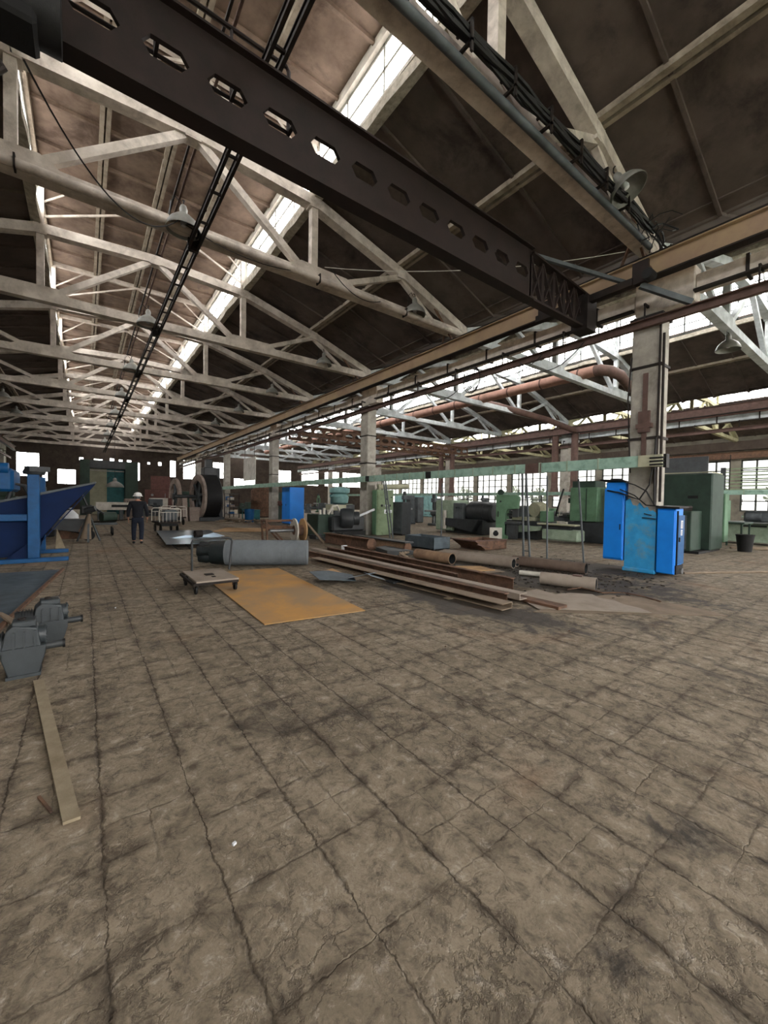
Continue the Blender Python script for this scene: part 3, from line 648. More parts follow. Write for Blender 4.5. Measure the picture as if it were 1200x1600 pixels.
def girder(x, y0, label, m):
    t = T('concrete_girder', label, 'girder', (x, y0 + 6, 6.2), 'concrete girders between the columns')
    MB().bbox(x - .16, x + .16, y0 + .3, y0 + 11.09, 6.38, 6.72, .02).build('girder_beam', m, t)
    b = MB(); b.bbox(x - .2, x + .2, y0 - .9, y0 + .29, 6.18, 6.95, .02); b.build('end_block', m, t); MB().bbox(x - .19, x + .19, y0 - .22, y0 + .22, 6.95, 7.44, .02).build('bearing_stub', m, t)
    for k in range(6): MB().box(x - .18, x + .18, y0 + 1.2 + k * 1.8, y0 + 1.26 + k * 1.8, 6.34, 6.76).build('strap', M['darksteel'], t)
    b = MB(); b.box(x - .34, x - .19, y0 + .3, y0 + 11.09, 6.30, 6.34); b.build('ledge', M['darksteel'], t)
    return t
for x, nm in ((10.95, 'near'), (28.95, 'far')):
    for i, y in enumerate((-8, 4, 16, 28, 40, 52) if x < 20 else (-8, 4, 16, 28, 40, 52)):
        girder(x, y, 'whitish concrete girder of the %s column row, %s' % (nm, ['at the right picture edge', 'starting at the nearest column', 'starting at the second column', 'starting at the third column', 'starting at the fourth column', 'starting at the fifth column'][i]), M['truss'] if x < 20 else M['truss2'])
runway(10.95, -1, 'yellow-brown crane rail beam along the near column row, left side')
runway(28.95, -1, 'red-brown crane rail beam along the far column row', m1='rustred')
runway(-7.05, 1, 'crane rail beam along the left wall', m1='rustred', start=40)

# ================================================================ CRANE BRIDGES
def cell_web(b, x0, P, H, cz, a, bb, h, y, t):
    """one web panel with a six-sided hole"""
    ou = [(-P, 0), (-P, H), (P, H), (P, 0), (P, -H), (-P, -H)]; inn = [(-a, 0), (-bb, h), (bb, h), (a, 0), (bb, -h), (-bb, -h)]
    cx = x0 + P; vs = []
    for yy in (y - t, y + t):
        vs += [(cx + p[0], yy, cz + p[1]) for p in ou] + [(cx + p[0], yy, cz + p[1]) for p in inn]
    fs = []
    for i in range(6):
        j = (i + 1) % 6
        fs += [(i, j, 6 + j, 6 + i), (12 + i, 18 + i, 18 + j, 12 + j), (6 + i, 6 + j, 18 + j, 18 + i)]
    b.add(vs, fs)
def bridge(y, xa, xb, zc, label, n, hs=1.0, H=.5, handrail=True, m='girder'):
    t = T('crane_bridge', label, 'overhead crane', (xa, y, zc - .6))
    b = MB(); P = (xb - xa) / n / 2
    for i in range(n): cell_web(b, xa + i * 2 * P, P, H, zc, .235 * hs, .15 * hs, .115 * hs, y, .03)
    b.build('perforated_web', M[m], t)
    b = MB(); b.box(xa, xb, y - .12, y + .12, zc + H, zc + H + .03); b.build('top_flange', M[m], t)
    b = MB(); b.box(xa, xb, y - .12, y + .12, zc - H - .03, zc - H); b.build('bottom_flange', M[m], t)
    return t
t = bridge(5.15, -6.2, 7.66, 6.5, 'dark brown crane bridge with six-sided holes crossing the top left', 21, H=.52)
# tapered lattice end towards the runway
b = MB(); y = 5.15; xa, xb = 7.66, 9.9
b.bar((xa, y, 6.95), (xb + .1, y, 6.8), .2, .05); b.bar((xa, y, 5.97), (xb + .1, y, 6.0), .2, .05)
n = 5
for i in range(n + 1):
    x = xa + (xb - xa) * i / n; b.bar((x, y, 5.97), (x, y, 6.93 - .13 * i / n), .1, .06)
    if i < n:
        x2 = xa + (xb - xa) * (i + 1) / n
        b.bar((x, y, 5.99), (x2, y, 6.9), .08, .04); b.bar((x, y, 6.9), (x2, y, 5.99), .08, .04)
b.build('lattice_end', M['girder'], t)
b = MB(); b.box(9.75, 10.2, 4.95, 5.35, 5.9, 6.72); b.bar((9.9, 4.0, 6.62), (9.9, 6.4, 6.62), .16, .16); b.build('end_carriage', M['darksteel'], t)
for yy in (3.86, 6.2):
    wh = MB().lathe((10.05, yy, 6.86), (1, 0, 0), [(.001, 0), (.13, 0), (.15, .03), (.15, .08), (.11, .08), (.1, .12), (.001, .12)], 20).build('runner_wheel', M['rust'], t, True)
    MB().cyl((10.0, yy, 6.86), (10.2, yy, 6.86), .035, 10).build('axle', M['steel'], wh)
MB().box(9.86, 9.94, 3.7, 4.02, 6.55, 7.02).build('wheel_plate', M['girder'], t); MB().box(9.86, 9.94, 6.05, 6.35, 6.55, 7.02).build('wheel_plate', M['girder'], t)
b = MB(); b.cyl((9.7, 3.66, 6.62), (9.95, 3.66, 6.62), .11, 14); b.build('drive_motor', M['black'], t, True)
b = MB()   # walkway handrail on the far side of the girder
b.tube([(-1.5, 5.75, 7.95), (2.38, 5.75, 7.95), (2.42, 5.75, 7.9), (2.42, 5.75, 7.0)], .03, 8)
for x in (-1.3, -.3, .7, 1.6): b.tube([(x, 5.75, 7.0), (x, 5.75, 7.95)], .022, 6)
b.tube([(-1.5, 5.75, 7.5), (2.42, 5.75, 7.5)], .018, 6)
b.build('handrail', M['girder'], t)
for x in (-4.3, -3.3, -2.3, -1.3, -.3, .7, 1.6, 2.42): MB().bar((x, 5.2, 7.0), (x, 5.78, 7.0), .04, .04).build('walkway_bracket', M['darksteel'], t)
MB().tube([(-6, 5.75, 7.02), (2.42, 5.75, 7.02)], .025, 6).build('kick_rail', M['darksteel'], t)
b = MB(); b.bar((7.9, 5.15, 7.0), (10.1, 4.2, 6.75), .07, .08); b.bar((10.0, 3.9, 6.55), (10.6, 3.1, 6.05), .1, .12); b.build('brace', M['greymach'], t)
t = T('hoist_trolley', 'black hoist trolley hanging at the top left corner', 'hoist', (-.6, 5.1, 5.7))
MB().bbox(-1.05, -.32, 4.6, 5.0, 5.6, 6.25, .03).build('housing', M['black'], t)
MB().cyl((-.5, 4.8, 5.9), (-.16, 4.8, 5.9), .27, 24).build('drum', M['black'], t, True)
b = MB(); b.box(-1.2, -.3, 4.65, 5.02, 6.25, 6.6); b.tube([(-.62, 4.8, 5.75), (-.62, 4.8, 5.35), (-.55, 4.8, 5.25), (-.62, 4.8, 5.15), (-.7, 4.8, 5.22)], .03, 8)
b.build('hook_block', M['darksteel'], t)
# hanging wire loops
solo(MB().tube(arc((-.55, 6.3, 6.6), (1.6, 9.6, 7.5), .75, 20), .012, 5), 'hanging_wire', M['cable'], 'black wire sagging from the hoist to the first mid-span lamp', 'wire')
solo(MB().tube(arc((1.75, 9.65, 7.5), (4.6, 9.75, 7.55), .22, 14), .01, 5), 'hanging_wire', M['cable'], 'thin black wire sagging along the second truss right of its lamp', 'wire')
solo(MB().tube(arc((5.3, 9.7, 7.9), (7.0, 9.7, 7.5), .3, 14) , .012, 5), 'hanging_wire', M['cable'], 'black wire drooping below the second truss right of the gusset', 'wire')
solo(MB().tube(arc((5.2, 9.8, 7.9), (9.9, 4.2, 7.4), .25, 20), .008, 5), 'hanging_wire', M['white'], 'pale thin wire strung from the second truss to the cable bundle', 'wire')
b = MB()
for k in range(5):
    r_ = .24 + .03 * k; pts = [(10.52, 9.1 + r_ * sin(a) + .03 * k, 5.78 + r_ * 1.25 * cos(a)) for a in [2 * pi * i / 20 for i in range(21)]]
    b.tube(pts, .012, 5)
solo(b, 'cable_coil', M['cable'], 'coil of black cable hanging from the rail beam between the first two columns', 'cable coil')
for k, (ya, yb, sg) in enumerate([(5.4, 7.4, .5), (6.6, 8.9, .35), (9.4, 11.6, .5), (12.2, 14.4, .4)]):
    solo(MB().tube(arc((10.535, ya, 5.9), (10.535, yb, 5.9), sg, 14), .012, 5), 'hanging_wire', M['cable'], 'black wire loop sagging below the near crane rail, %s from the crane bridge' % ['first', 'second', 'third', 'fourth'][k], 'wire')
# middle-bay crane bridges seen far off
bridge(25.0, 11.7, 28.2, 6.3, 'brown crane bridge with holes in the middle bay, behind the second column', 20, 1.4, .32, m='rust')
bridge(27.2, 11.7, 28.2, 6.3, 'second brown girder with holes just behind the middle-bay crane bridge', 20, 1.4, .32, m='rust')

# ================================================================ BUSBAR DUCTS
def busduct(x, y0, y1, z, w, h, label, brown=None, m='mint'):
    t = T('busbar_duct', label, 'busbar duct', (x, y0, z - h / 2))
    MB().box(x - w / 2, x + w / 2, y0, y1, z - h / 2, z + h / 2).build('casing', M[m], t)
    b = MB(); y = y0 + .9
    while y < y1: b.box(x - w / 2 - .012, x + w / 2 + .012, y - .02, y + .02, z - h / 2 - .012, z + h / 2 + .012); y += .8
    b.build('joint_band', M['palegreen'], t)
    return t
t = busduct(10.28, 3.9, 46, 2.62, .16, .26, 'long mint green busbar duct passing in front of the near columns')
b = MB(); b.box(10.18, 10.4, 3.42, 3.9, 2.49, 2.75); b.build('end_box', M['cream'], t)
b = MB(); [b.box(10.16, 10.3, 3.4, 3.66, 2.51 + k * .075, 2.545 + k * .075) for k in range(3)]; b.box(10.25, 10.42, 3.36, 3.42, 2.46, 2.76); b.build('contact_fingers', M['black'], t)
b = MB(); b.box(10.19, 10.37, 6.35, 6.85, 2.485, 2.755); b.build('patch_panel', M['rustred'], t)
for y in (10.8, 14.8): MB().box(10.17, 10.25, y, y + .25, 2.5, 2.74).build('tap_off_box', M['black'], t)
t = busduct(22.6, 2, 40, 2.25, .14, .2, 'pale green busbar duct in the middle bay, behind the dark green machine')
b = MB(); [b.bar((22.6, y, 2.35), (22.6, y, 3.9), .03, .03) for y in (5, 11, 17, 23)]; [b.bar((22.6, y, 0), (22.6, y, 2.15), .06, .06) for y in (7.6, 14, 20, 26)]; b.build('hanger', M['darksteel'], t)

# ================================================================ VENT DUCTS OF THE MIDDLE BAY
t = T('ventilation_duct', 'long salmon-orange round duct running through the middle bay roof', 'duct', (19.2, 30, 7.5))
MB().cyl((19.2, 9.3, 7.9), (19.2, 52, 7.9), .26, 20).build('duct_run', M['duct'], t, True)
b = MB(); [b.cyl((19.2, y, 7.9), (19.2, y + .06, 7.9), .285, 20) for y in range(10, 52, 2)]; b.build('seam_band', M['ductbr'], t)
MB().tube([(19.2, 9.4, 7.9), (19.25, 9.1, 7.9), (19.6, 8.8, 7.85), (20.4, 8.7, 7.8), (22, 8.9, 7.5)], [.26, .26, .25, .24, .2], 16).build('elbow', M['ductbr'], t, True)
MB().tube([(19.2, 16.5, 7.85), (21, 16.2, 7.8), (25, 15.2, 7.3), (28.0, 14.9, 6.9)], .2, 14).build('branch', M['ductbr'], t, True)
for k, (x, y, lb) in enumerate([(28.5, 15.1, 'brown vertical pipe left of the far-row column behind the light green box'), (28.5, 16.6, 'brown vertical pipe on the other side of the far-row column behind the light green box'), (28.5, 27.2, 'dark brown vertical pipe beside the second far-row column, nearer one'), (28.5, 28.7, 'dark brown vertical pipe beside the second far-row column, farther one')]):
    t = T('riser_pipe', lb, 'pipe', (x, y, 2.2)); MB().cyl((x, y, 3.0 if k < 2 else 3.4), (x, y, 7.2), .24, 16).build('pipe_run', M['ductbr'], t, True)
    MB().lathe((x, y, 2.2), (0, 0, 1), [(.34, 0), (.34, .15), (.22, 1.0), (.24, 1.1), (.24, 1.2)], 16).build('hopper_end', M['rustred'], t, True)
t = T('wall_pipe', 'thick brown pipe running along the far bay under the roof', 'pipe', (29.8, 20, 7.3))
MB().cyl((30.2, -6, 7.15), (30.2, 50, 7.15), .3, 16).build('pipe_run', M['ductbr'], t, True)
# header beam over the side windows
t = T('lintel_beam', 'dark brown steel beam above the side window band', 'beam', (46.6, 27, 5.9)); MB().ibeam((46.7, -8, 6.25), (46.7, 63, 6.25), .3, .6, .03).build('lintel_run', M['rust'], t)
MB().box(46.55, 46.9, -8, 63, 6.7, 7.5).build('fascia', M['brick'], t)
# ================================================================ NEAR FLOOR OBJECTS
# ---- blue cabinets at the nearest column
t = T('electrical_cabinet', 'tall bright blue cabinet hung on the left of the nearest column', 'cabinet', (10.9, 4.6, .2))
MB().bbox(10.66, 11.1, 4.36, 4.83, .24, 2.02, .012).build('body', M['blue'], t)
d = MB().bbox(10.635, 10.66, 4.38, 4.82, .28, 1.98, .006).build('door', M['blue'], t)
MB().box(10.62, 10.636, 4.42, 4.44, 1.0, 1.14).build('handle', M['darksteel'], d)
MB().box(10.68, 11.1, 4.36, 4.80, 2.02, 2.18).build('top_box', M['blue'], t)
MB().cbox((10.87, 4.64, 2.21), (.6, .56, .03), 0, radians(3), radians(4)).build('top_sheet', M['black'], t)
b = MB(); b.box(10.9, 11.12, 4.30, 4.36, .5, .62); b.box(10.9, 11.12, 4.30, 4.36, 1.6, 1.7); b.build('mounting_lug', M['bluedark'], t)
t = T('electrical_cabinet', 'shorter bright blue cabinet with white stickers on the right of the nearest column', 'cabinet', (10.9, 3.45, 0))
MB().bbox(10.66, 11.12, 3.27, 3.64, .05, 1.55, .012).build('body', M['blue'], t)
d = MB().bbox(10.63, 10.66, 3.29, 3.62, .07, 1.50, .006).build('front_panel', M['blue'], t)
d = MB().bbox(10.74, 11.12, 3.235, 3.26, .28, 1.40, .006).build('door', M['blueold'], t)
s_ = MB().box(10.86, 10.99, 3.229, 3.2345, 1.1, 1.28); s_.box(10.87, 10.97, 3.229, 3.2345, .94, 1.07); s_ = s_.build('sticker', M['sticker'], d)
b = MB(); [b.box(10.88, 10.97, 3.226, 3.2288, 1.13 + k * .035, 1.142 + k * .035) for k in range(4)]; [b.box(10.89, 10.95, 3.226, 3.2288, .96 + k * .03, .97 + k * .03) for k in range(3)]
b.box(10.76, 10.79, 3.21, 3.236, .8, .9)
b.build('printing', M['ink'], d)
b = MB(); b.box(10.72, 10.74, 3.24, 3.27, .06, 1.5); b.box(10.68, 11.1, 3.24, 3.27, .06, .26); b.build('dark_opening', M['black'], t)
MB().cyl((10.95, 3.2, .12), (10.95, 3.26, .12), .07, 12).build('cable_gland', M['steel'], t, True)
MB().cbox((10.9, 3.42, 1.585), (.62, .46, .04), 0, radians(2), radians(-2)).build('top_sheet', M['black'], t)
b = MB(); b.tube([(10.64, 3.75, 1.38), (10.62, 3.9, 1.42)], .012, 6); b.tube([(10.64, 3.66, 1.3), (10.62, 3.84, 1.32), (10.66, 3.95, 1.32)], .012, 6); b.build('latch_rod', M['darksteel'], t)
b = MB()
b.tube([(10.62, 4.75, 1.98), (10.58, 4.45, 1.92), (10.57, 4.2, 1.82), (10.58, 4.0, 1.75), (10.6, 3.8, 2.1), (10.6, 3.75, 2.5)], .018, 6)
b.tube([(10.62, 4.4, 2.2), (10.57, 4.1, 2.1), (10.57, 3.85, 1.95), (10.62, 3.68, 1.6)], .015, 6)
b.tube([(10.62, 4.45, 2.0), (10.57, 4.1, 1.85), (10.58, 3.85, 1.62), (10.62, 3.6, 1.6)], .014, 6)
b.tube([(10.66, 3.72, 3.2), (10.64, 3.72, 2.4), (10.64, 3.7, 1.6)], .02, 6)
solo(b, 'loose_cables', M['cable'], 'black cables looping across the nearest column between the blue cabinets', 'cables')

# ---- duct support stands
def hstand(x, y, z, label):
    t = T('duct_stand', label, 'steel stand', (x, y, 0), 'steel stands below the mint duct')
    for dy in (-.07, .14): MB().bar((x, y + dy, 0), (10.3, y + dy * .6, z + .02), .045, .045).build('leg', M['greymach'], t)
    b = MB(); b.bar((x, y - .07, .2), (x, y + .14, .2), .03, .03); b.bar((x - .03, y - .05, z * .72), (x - .03, y + .1, z * .72), .03, .03); b.build('rung', M['greymach'], t)
hstand(10.55, 6.93, 2.49, 'grey two-legged stand under the mint duct, right of the green C-frame press')
hstand(10.75, 13.75, 2.49, 'pale two-legged stand in front of the dark cabinet by the second column')
def rod(x, y, z, dx, dy, label):
    t = T('steel_post', label, 'steel post', (x, y, 0)); MB().bar((x, y, .02), (x + dx, y + dy, z), .035, .035).build('post_bar', M['greymach'], t); MB().bbox(x - .09, x + .09, y - .09, y + .09, 0, .025, .004).build('foot_plate', M['darksteel'], t)
rod(10.75, 6.43, 2.42, -.03, .04, 'thin dark post just right of the two-legged stand')
rod(10.7, 5.33, 2.3, -.02, .2, 'thin leaning post in front of the light green machine box')
rod(10.9, 10.9, 2.35, 0, 0, 'thin grey post behind the grey steel bin')

# ---- orange plate, trolley, big roll
b = MB(); b.prism([(1.83, 4.95), (3.27, 4.79), (3.62, 8.95), (1.95, 9.1)], .004, .014, 'z')
solo(b, 'steel_plate', M['orange'], 'orange rusted steel plate lying flat in front of the big grey roll', 'plate')
t = T('rolled_wrap', 'large dark grey round roll lying behind the orange plate', 'roll', (3.5, 9.3, 0))
p0 = Vector((2.72, 9.98, .315)); p1 = Vector((4.42, 9.02, .315))
b = MB(); ax = (p1 - p0); L_ = ax.length; prof = [(.001, 0), (.28, 0), (.30, .012)]
n = 70
for i in range(n): prof += [(.300, L_ * (i + .1) / n * .98 + .012), (.306, L_ * (i + .5) / n * .98 + .012)]
prof += [(.30, L_ - .01), (.28, L_), (.001, L_)]
b.lathe(p0, ax, prof, 48); b.build('roll_body', M['tube'], t, True)
b = MB(); ad = ax.normalized(); sd = ad.cross(Vector((0, 0, 1))).normalized()
for k in range(5):
    a = k * 1.25 + .4; c_ = p0 + sd * cos(a) * .14 + Vector((0, 0, 1)) * sin(a) * .13
    pr = []
    for i in range(9): pr.append((.13 + .012 * sin(i * 2.1 + k), -.60 + i * .085 + .02 * (k % 3)))
    b.lathe(c_, ax, [(.001, -.63)] + pr + [(.001, .1)], 20)
b.lathe(p0, ax, [(.27, -.32), (.285, -.2), (.29, -.05), (.298, .06), (.29, .07), (.001, .07)], 30)
b.build('plastic_wrapping', M['plastic'], t, True)['label'] = 'black crumpled plastic at the roll end'
t = T('platform_trolley', 'small grey platform trolley with a hoop handle beside the orange plate', 'trolley', (1.8, 7.7, 0))
b = MB(); b.bbox(1.46, 2.15, 7.06, 8.25, .205, .235, .006); b.build('deck', M['greypipe'], t)
b = MB(); b.bar((1.42, 7.08, .185), (2.14, 7.08, .185), .04, .04); b.bar((1.42, 8.22, .185), (2.14, 8.22, .185), .04, .04); b.bar((1.43, 7.08, .185), (1.43, 8.22, .185), .04, .04); b.bar((2.13, 7.08, .185), (2.13, 8.22, .185), .04, .04); b.bar((1.45, 7.1, .17), (2.1, 7.9, .17), .03, .03)
b.build('chassis', M['darksteel'], t)
MB().tube([(1.62, 8.2, .23), (1.62, 8.22, .76), (1.64, 8.22, .81), (1.70, 8.22, .83), (2.28, 8.22, .83), (2.34, 8.22, .81), (2.36, 8.22, .76), (2.30, 8.2, .2)], .02, 8).build('handle', M['dkmach'], t, True)
for x, y in ((1.48, 7.2), (2.12, 7.2), (1.48, 8.05), (2.12, 8.05)):
    w_ = MB().lathe((x - .02, y, .075), (1, 0, 0), [(.001, 0), (.06, 0), (.075, .01), (.075, .035), (.06, .045), (.001, .045)], 18).build('wheel', M['black'], t, True)
    MB().box(x - .035, x + .04, y - .03, y + .03, .09, .17).build('caster_fork', M['darksteel'], w_)
b = MB(); b.bbox(1.72, 1.86, 7.55, 7.7, .235, .25, .003); b.bbox(1.78, 1.84, 7.35, 7.43, .235, .245, .003); solo(b, 'metal_offcut', M['darksteel'], 'small dark metal offcut lying on the trolley deck', 'offcut')

# ---- galvanised plates further back
t = T('steel_sheet', 'shiny bluish sheet steel lying on low bearers behind the trolley', 'sheet', (3.1, 17, 0))
MB().prism([(2.06, 14.25), (3.9, 13.7), (4.7, 19.9), (2.55, 20.4)], .13, .145, 'z').build('sheet_plate', M['galv'], t)
b = MB(); b.bar((2.2, 15, .09), (4.0, 14.7, .09), .08, .08); b.bar((2.4, 19, .09), (4.4, 18.6, .09), .08, .08); b.tube([(2.25, 14.3, .1), (2.28, 13.6, .04), (2.62, 13.5, .04), (2.62, 14.2, .1)], .02, 6); b.build('bearer', M['darksteel'], t)
b = MB(); b.prism([(2.5, .15), (3.0, .24), (3.5, .2), (4.0, .3), (4.4, .16), (4.4, .145), (2.5, .145)], 16.3, 16.8, 'y'); solo(b, 'bent_offcut', M['galv'], 'bent strip of sheet steel lying on the shiny sheet', 'offcut')
b = MB(); b.cyl((3.25, 16.0, .29), (3.5, 16.05, .29), .13, 14, cap=False); b.cyl((3.25, 16.0, .29), (3.5, 16.05, .29), .1, 14, cap=False); solo(b, 'pipe_stub', M['darksteel'], 'dark pipe stub lying on the shiny sheet steel', 'pipe', smooth=True)
b = MB(); b.prism([(4.9, 20.5), (7.0, 19.5), (8.6, 21.5), (6.3, 23)], .01, .02, 'z'); solo(b, 'cardboard_sheet', M['tan'], 'thin tan sheet flat on the floor behind the big roll', 'sheet')

# ---- long steel beams
t = T('steel_beam', 'tall rusty I-beam on edge, rearmost of the long beams in the stack', 'steel beam', (6.2, 7.2, 0))
MB().ibeam((6.2, 4.35, .135), (6.2, 10.2, .135), .12, .25, .014).build('beam_section', M['rust'], t)
MB().box(6.12, 6.28, 10.2, 10.28, .02, .28).build('end_cap', M['sticker'], t)['label'] = 'pale painted beam end'
solo(MB().channel((5.95, 5.5, .11), (5.95, 10.9, .11), .1, .16, .014, 1), 'steel_beam', M['rust'], 'rusty channel beam lying just in front of the tall I-beam', 'steel beam')
solo(MB().channel((5.62, 3.75, .12), (5.52, 10.9, .12), .2, .1, .012, -1), 'steel_beam', M['greypipe'], 'long grey-brown channel with an open box end near the camera', 'steel beam')
solo(MB().ibeam((5.4, 3.9, .09), (5.1, 10.6, .09), .12, .16, .012), 'steel_beam', M['rust'], 'long dark rusty beam between the channel and the front plate', 'steel beam')
solo(MB().channel((5.08, 3.66, .06), (4.85, 9.5, .06), .26, .1, .012, 1), 'steel_beam', M['plate'], 'wide shallow channel at the front of the beam stack', 'steel beam')
solo(MB().bbox(5.7, 5.95, 3.2, 4.3, .005, .06, .005), 'steel_offcut', M['rust'], 'short rusty angle piece beside the near end of the beams', 'offcut')
for k, y in enumerate((4.6, 7.4, 10.0)):
    solo(MB().bbox(4.8, 6.35, y, y + .12, 0, .012, .003), 'bearer', M['wood'], ['thin wooden bearer under the near end of the beam stack', 'thin wooden bearer under the middle of the beam stack', 'thin wooden bearer under the far end of the beam stack'][k], 'bearer')
t = T('steel_beam', 'heavy brown box beam lying behind the long beams, left part', 'steel beam', (7.4, 12, 0)); MB().ibeam((7.5, 10.7, .2), (7.4, 13.6, .2), .22, .36, .03).build('beam_section', M['rust'], t)
MB().lathe((7.5, 10.68, .2), (0, 1, 0), [(.001, -.02), (.19, -.02), (.19, .02), (.001, .02)], 20).build('end_plate', M['rust'], t, True)
t = T('steel_beam', 'brown and tan box beam with dark top lying behind the long beams, right part', 'steel beam', (8.2, 11, 0)); MB().box(8.1, 8.3, 9.7, 12.6, .02, .3).build('beam_section', M['tanpipe'], t)
MB().box(8.02, 8.38, 9.6, 12.7, .3, .34).build('top_flange', M['dkmach'], t); MB().lathe((8.2, 9.68, .16), (0, 1, 0), [(.001, -.02), (.15, -.02), (.15, .01), (.001, .01)], 16).build('end_plate', M['rust'], t, True)
solo(MB().prism([(7.1, 9.3), (7.85, 9.0), (7.95, 10.5), (7.4, 10.3)], .03, .16, 'z'), 'scrap_tray', M['dkmach'], 'low dark oily tray between the beams and the tan pipe', 'tray')
b = MB(); [b.tube([(6.9 + .05 * k, 8.5 + .1 * k, .05), (6.85 + .1 * k, 8.4, .22), (6.95, 8.2 + .12 * k, .12), (7.05 + .05 * k, 8.5, .03)], .035, 6) for k in range(4)]
solo(b, 'twisted_scrap', M['plate'], 'twisted lump of scrap between the I-beam and the tan pipe', 'scrap')

# ---- pipes
def pipe(a, b_, r, m, label, ends=True):
    a = Vector(a); b_ = Vector(b_); ax = b_ - a; L = ax.length
    t = MB().lathe(a, ax, [(r * .92, 0), (r, 0), (r, L), (r * .92, L), (r * .92, 0)], 28)
    o = solo(t, 'steel_pipe', m, label, 'pipe', smooth=True)
    MB().lathe(a, ax, [(r * .9, .004), (r * .9, L - .004)], 28).build('bore_shade', M['dkmach'], o, True)  # dark inner lining: the shade inside the pipe is put into the colour
    return o
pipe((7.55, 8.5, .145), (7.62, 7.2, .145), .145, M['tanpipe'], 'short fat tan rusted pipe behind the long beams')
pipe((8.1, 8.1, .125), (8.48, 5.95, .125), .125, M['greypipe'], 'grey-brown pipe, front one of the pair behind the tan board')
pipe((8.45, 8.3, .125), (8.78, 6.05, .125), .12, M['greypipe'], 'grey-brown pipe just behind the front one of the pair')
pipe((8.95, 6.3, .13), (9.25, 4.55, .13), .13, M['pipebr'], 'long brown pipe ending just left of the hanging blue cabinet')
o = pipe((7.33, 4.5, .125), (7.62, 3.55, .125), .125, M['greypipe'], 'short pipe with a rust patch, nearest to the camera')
b = MB(); b.cbox((7.53, 3.86, .255), (.14, .16, .02), .3); o2 = b.build('rust_patch', M['rustred'], o, off=OFF[o.name])
solo(MB().lathe((7.85, 5.35, .055), (.35, -1, 0), [(.04, 0), (.055, 0), (.055, .62), (.04, .62)], 16), 'steel_pipe', M['white'], 'thin whitish tube lying in front of the long brown pipe', 'pipe', smooth=True)
b = MB(); r = random.Random(3)
for k in range(7):
    p = Vector((8.15 + r.uniform(-.15, .2), 4.95 + r.uniform(-.1, .15), .03)); b.cbox(p, (r.uniform(.06, .14), r.uniform(.06, .12), r.uniform(.05, .1)), r.uniform(0, 3), r.uniform(0, .5))
solo(b, 'rag_heap', M['sticker'], 'small heap of white crumpled rags between the pipes', 'rags')
solo(MB().prism([(7.1, 6.15), (7.75, 5.95), (7.9, 6.5), (7.35, 6.85)], .02, .04, 'z'), 'board', M['tan'], 'small tan board on the floor below the paired pipes', 'board')
solo(MB().prism([(7.3, 5.95), (7.85, 5.75), (7.95, 6.1), (7.4, 6.25)], .005, .018, 'z'), 'board', M['plate'], 'grey offcut under the edge of the tan board', 'board')

# ---- grey bin, brown skip
t = T('steel_bin', 'open grey-blue steel bin on the floor left of the brown skip', 'bin', (9.45, 10.1, 0))
b = MB(); x0, x1, y0, y1, z0, z1, w_ = 9.08, 9.84, 9.42, 10.86, .06, .45, .02
b.box(x0, x1, y0, y1, z0, z0 + w_); b.box(x0, x0 + w_, y0, y1, z0, z1); b.box(x1 - w_, x1, y0, y1, z0, z1); b.box(x0, x1, y0, y0 + w_, z0, z1); b.box(x0, x1, y1 - w_, y1, z0, z1); b.build('body', M['bin'], t)
b = MB()
for z in (.14, .27, .43): b.box(x0 - .012, x0, y0, y1, z, z + .025); b.box(x0, x1, y0 - .012, y0, z, z + .025)
b.build('rib', M['bin'], t)
for x, y in ((9.15, 9.5), (9.77, 9.5), (9.15, 10.78), (9.77, 10.78)): MB().box(x - .05, x + .05, y - .05, y + .05, 0, .06).build('foot', M['darksteel'], t)
t = T('scrap_skip', 'low open brown steel skip with a sloping front', 'skip', (11.2, 9.1, 0))
b = MB()
for yy in (8.7, 9.75): b.prism([(10.75, .03), (11.9, .03), (11.95, .34), (10.25, .36), (10.75, .1)], yy, yy + .02, 'y')
b.bar((10.25, 9.2, .36), (10.78, 9.2, .05), 1.05, .02); b.box(11.9, 11.94, 8.7, 9.77, .03, .34); b.box(10.75, 11.9, 8.7, 9.77, .02, .04); b.build('body', M['rust'], t)
b = MB(); b.bar((10.35, 8.68, .24), (11.0, 8.68, .1), .04, .03); b.bar((10.24, 8.68, .36), (10.24, 9.79, .36), .04, .04); b.bar((10.24, 8.68, .355), (11.95, 8.68, .335), .04, .04); b.build('rim', M['rustred'], t)

# ---- scrap sheets in the middle, thin plates on the right
t = T('sheet_scrap', 'crumpled bluish sheet metal scraps right of the orange plate', 'scrap', (4.4, 6.6, 0))
for k, (poly, z, rx, ry) in enumerate([([(-.45, -.25), (.3, -.35), (.5, .1), (.1, .4), (-.4, .3)], .07, .12, .1), ([(-.2, -.3), (.35, -.15), (.3, .3), (-.25, .25)], .11, -.22, .15), ([(-.3, -.2), (.35, -.2), (.2, .2), (-.3, .15)], .05, .1, -.2), ([(-.18, -.35), (.25, -.25), (.2, .3), (-.1, .2)], .12, .1, -.32)]):
    m_ = Matrix.Rotation(k * .9, 3, 'Z') @ Matrix.Rotation(rx, 3, 'X') @ Matrix.Rotation(ry, 3, 'Y'); c_ = Vector([(3.95, 6.9), (4.35, 6.5), (4.15, 7.15), (4.45, 6.1)][k] + (z + .04,))
    n = len(poly); lo = [m_ @ Vector((p[0], p[1], 0)) + c_ for p in poly]; hi = [v + Vector((0, 0, .008)) for v in lo]
    MB().add(lo + hi, [tuple(range(n)), tuple(range(n, 2 * n))] + [(i, (i + 1) % n, n + (i + 1) % n, n + i) for i in range(n)]).build('torn_sheet', [M['bin'], M['galv'], M['tan'], M['galv']][k], t)
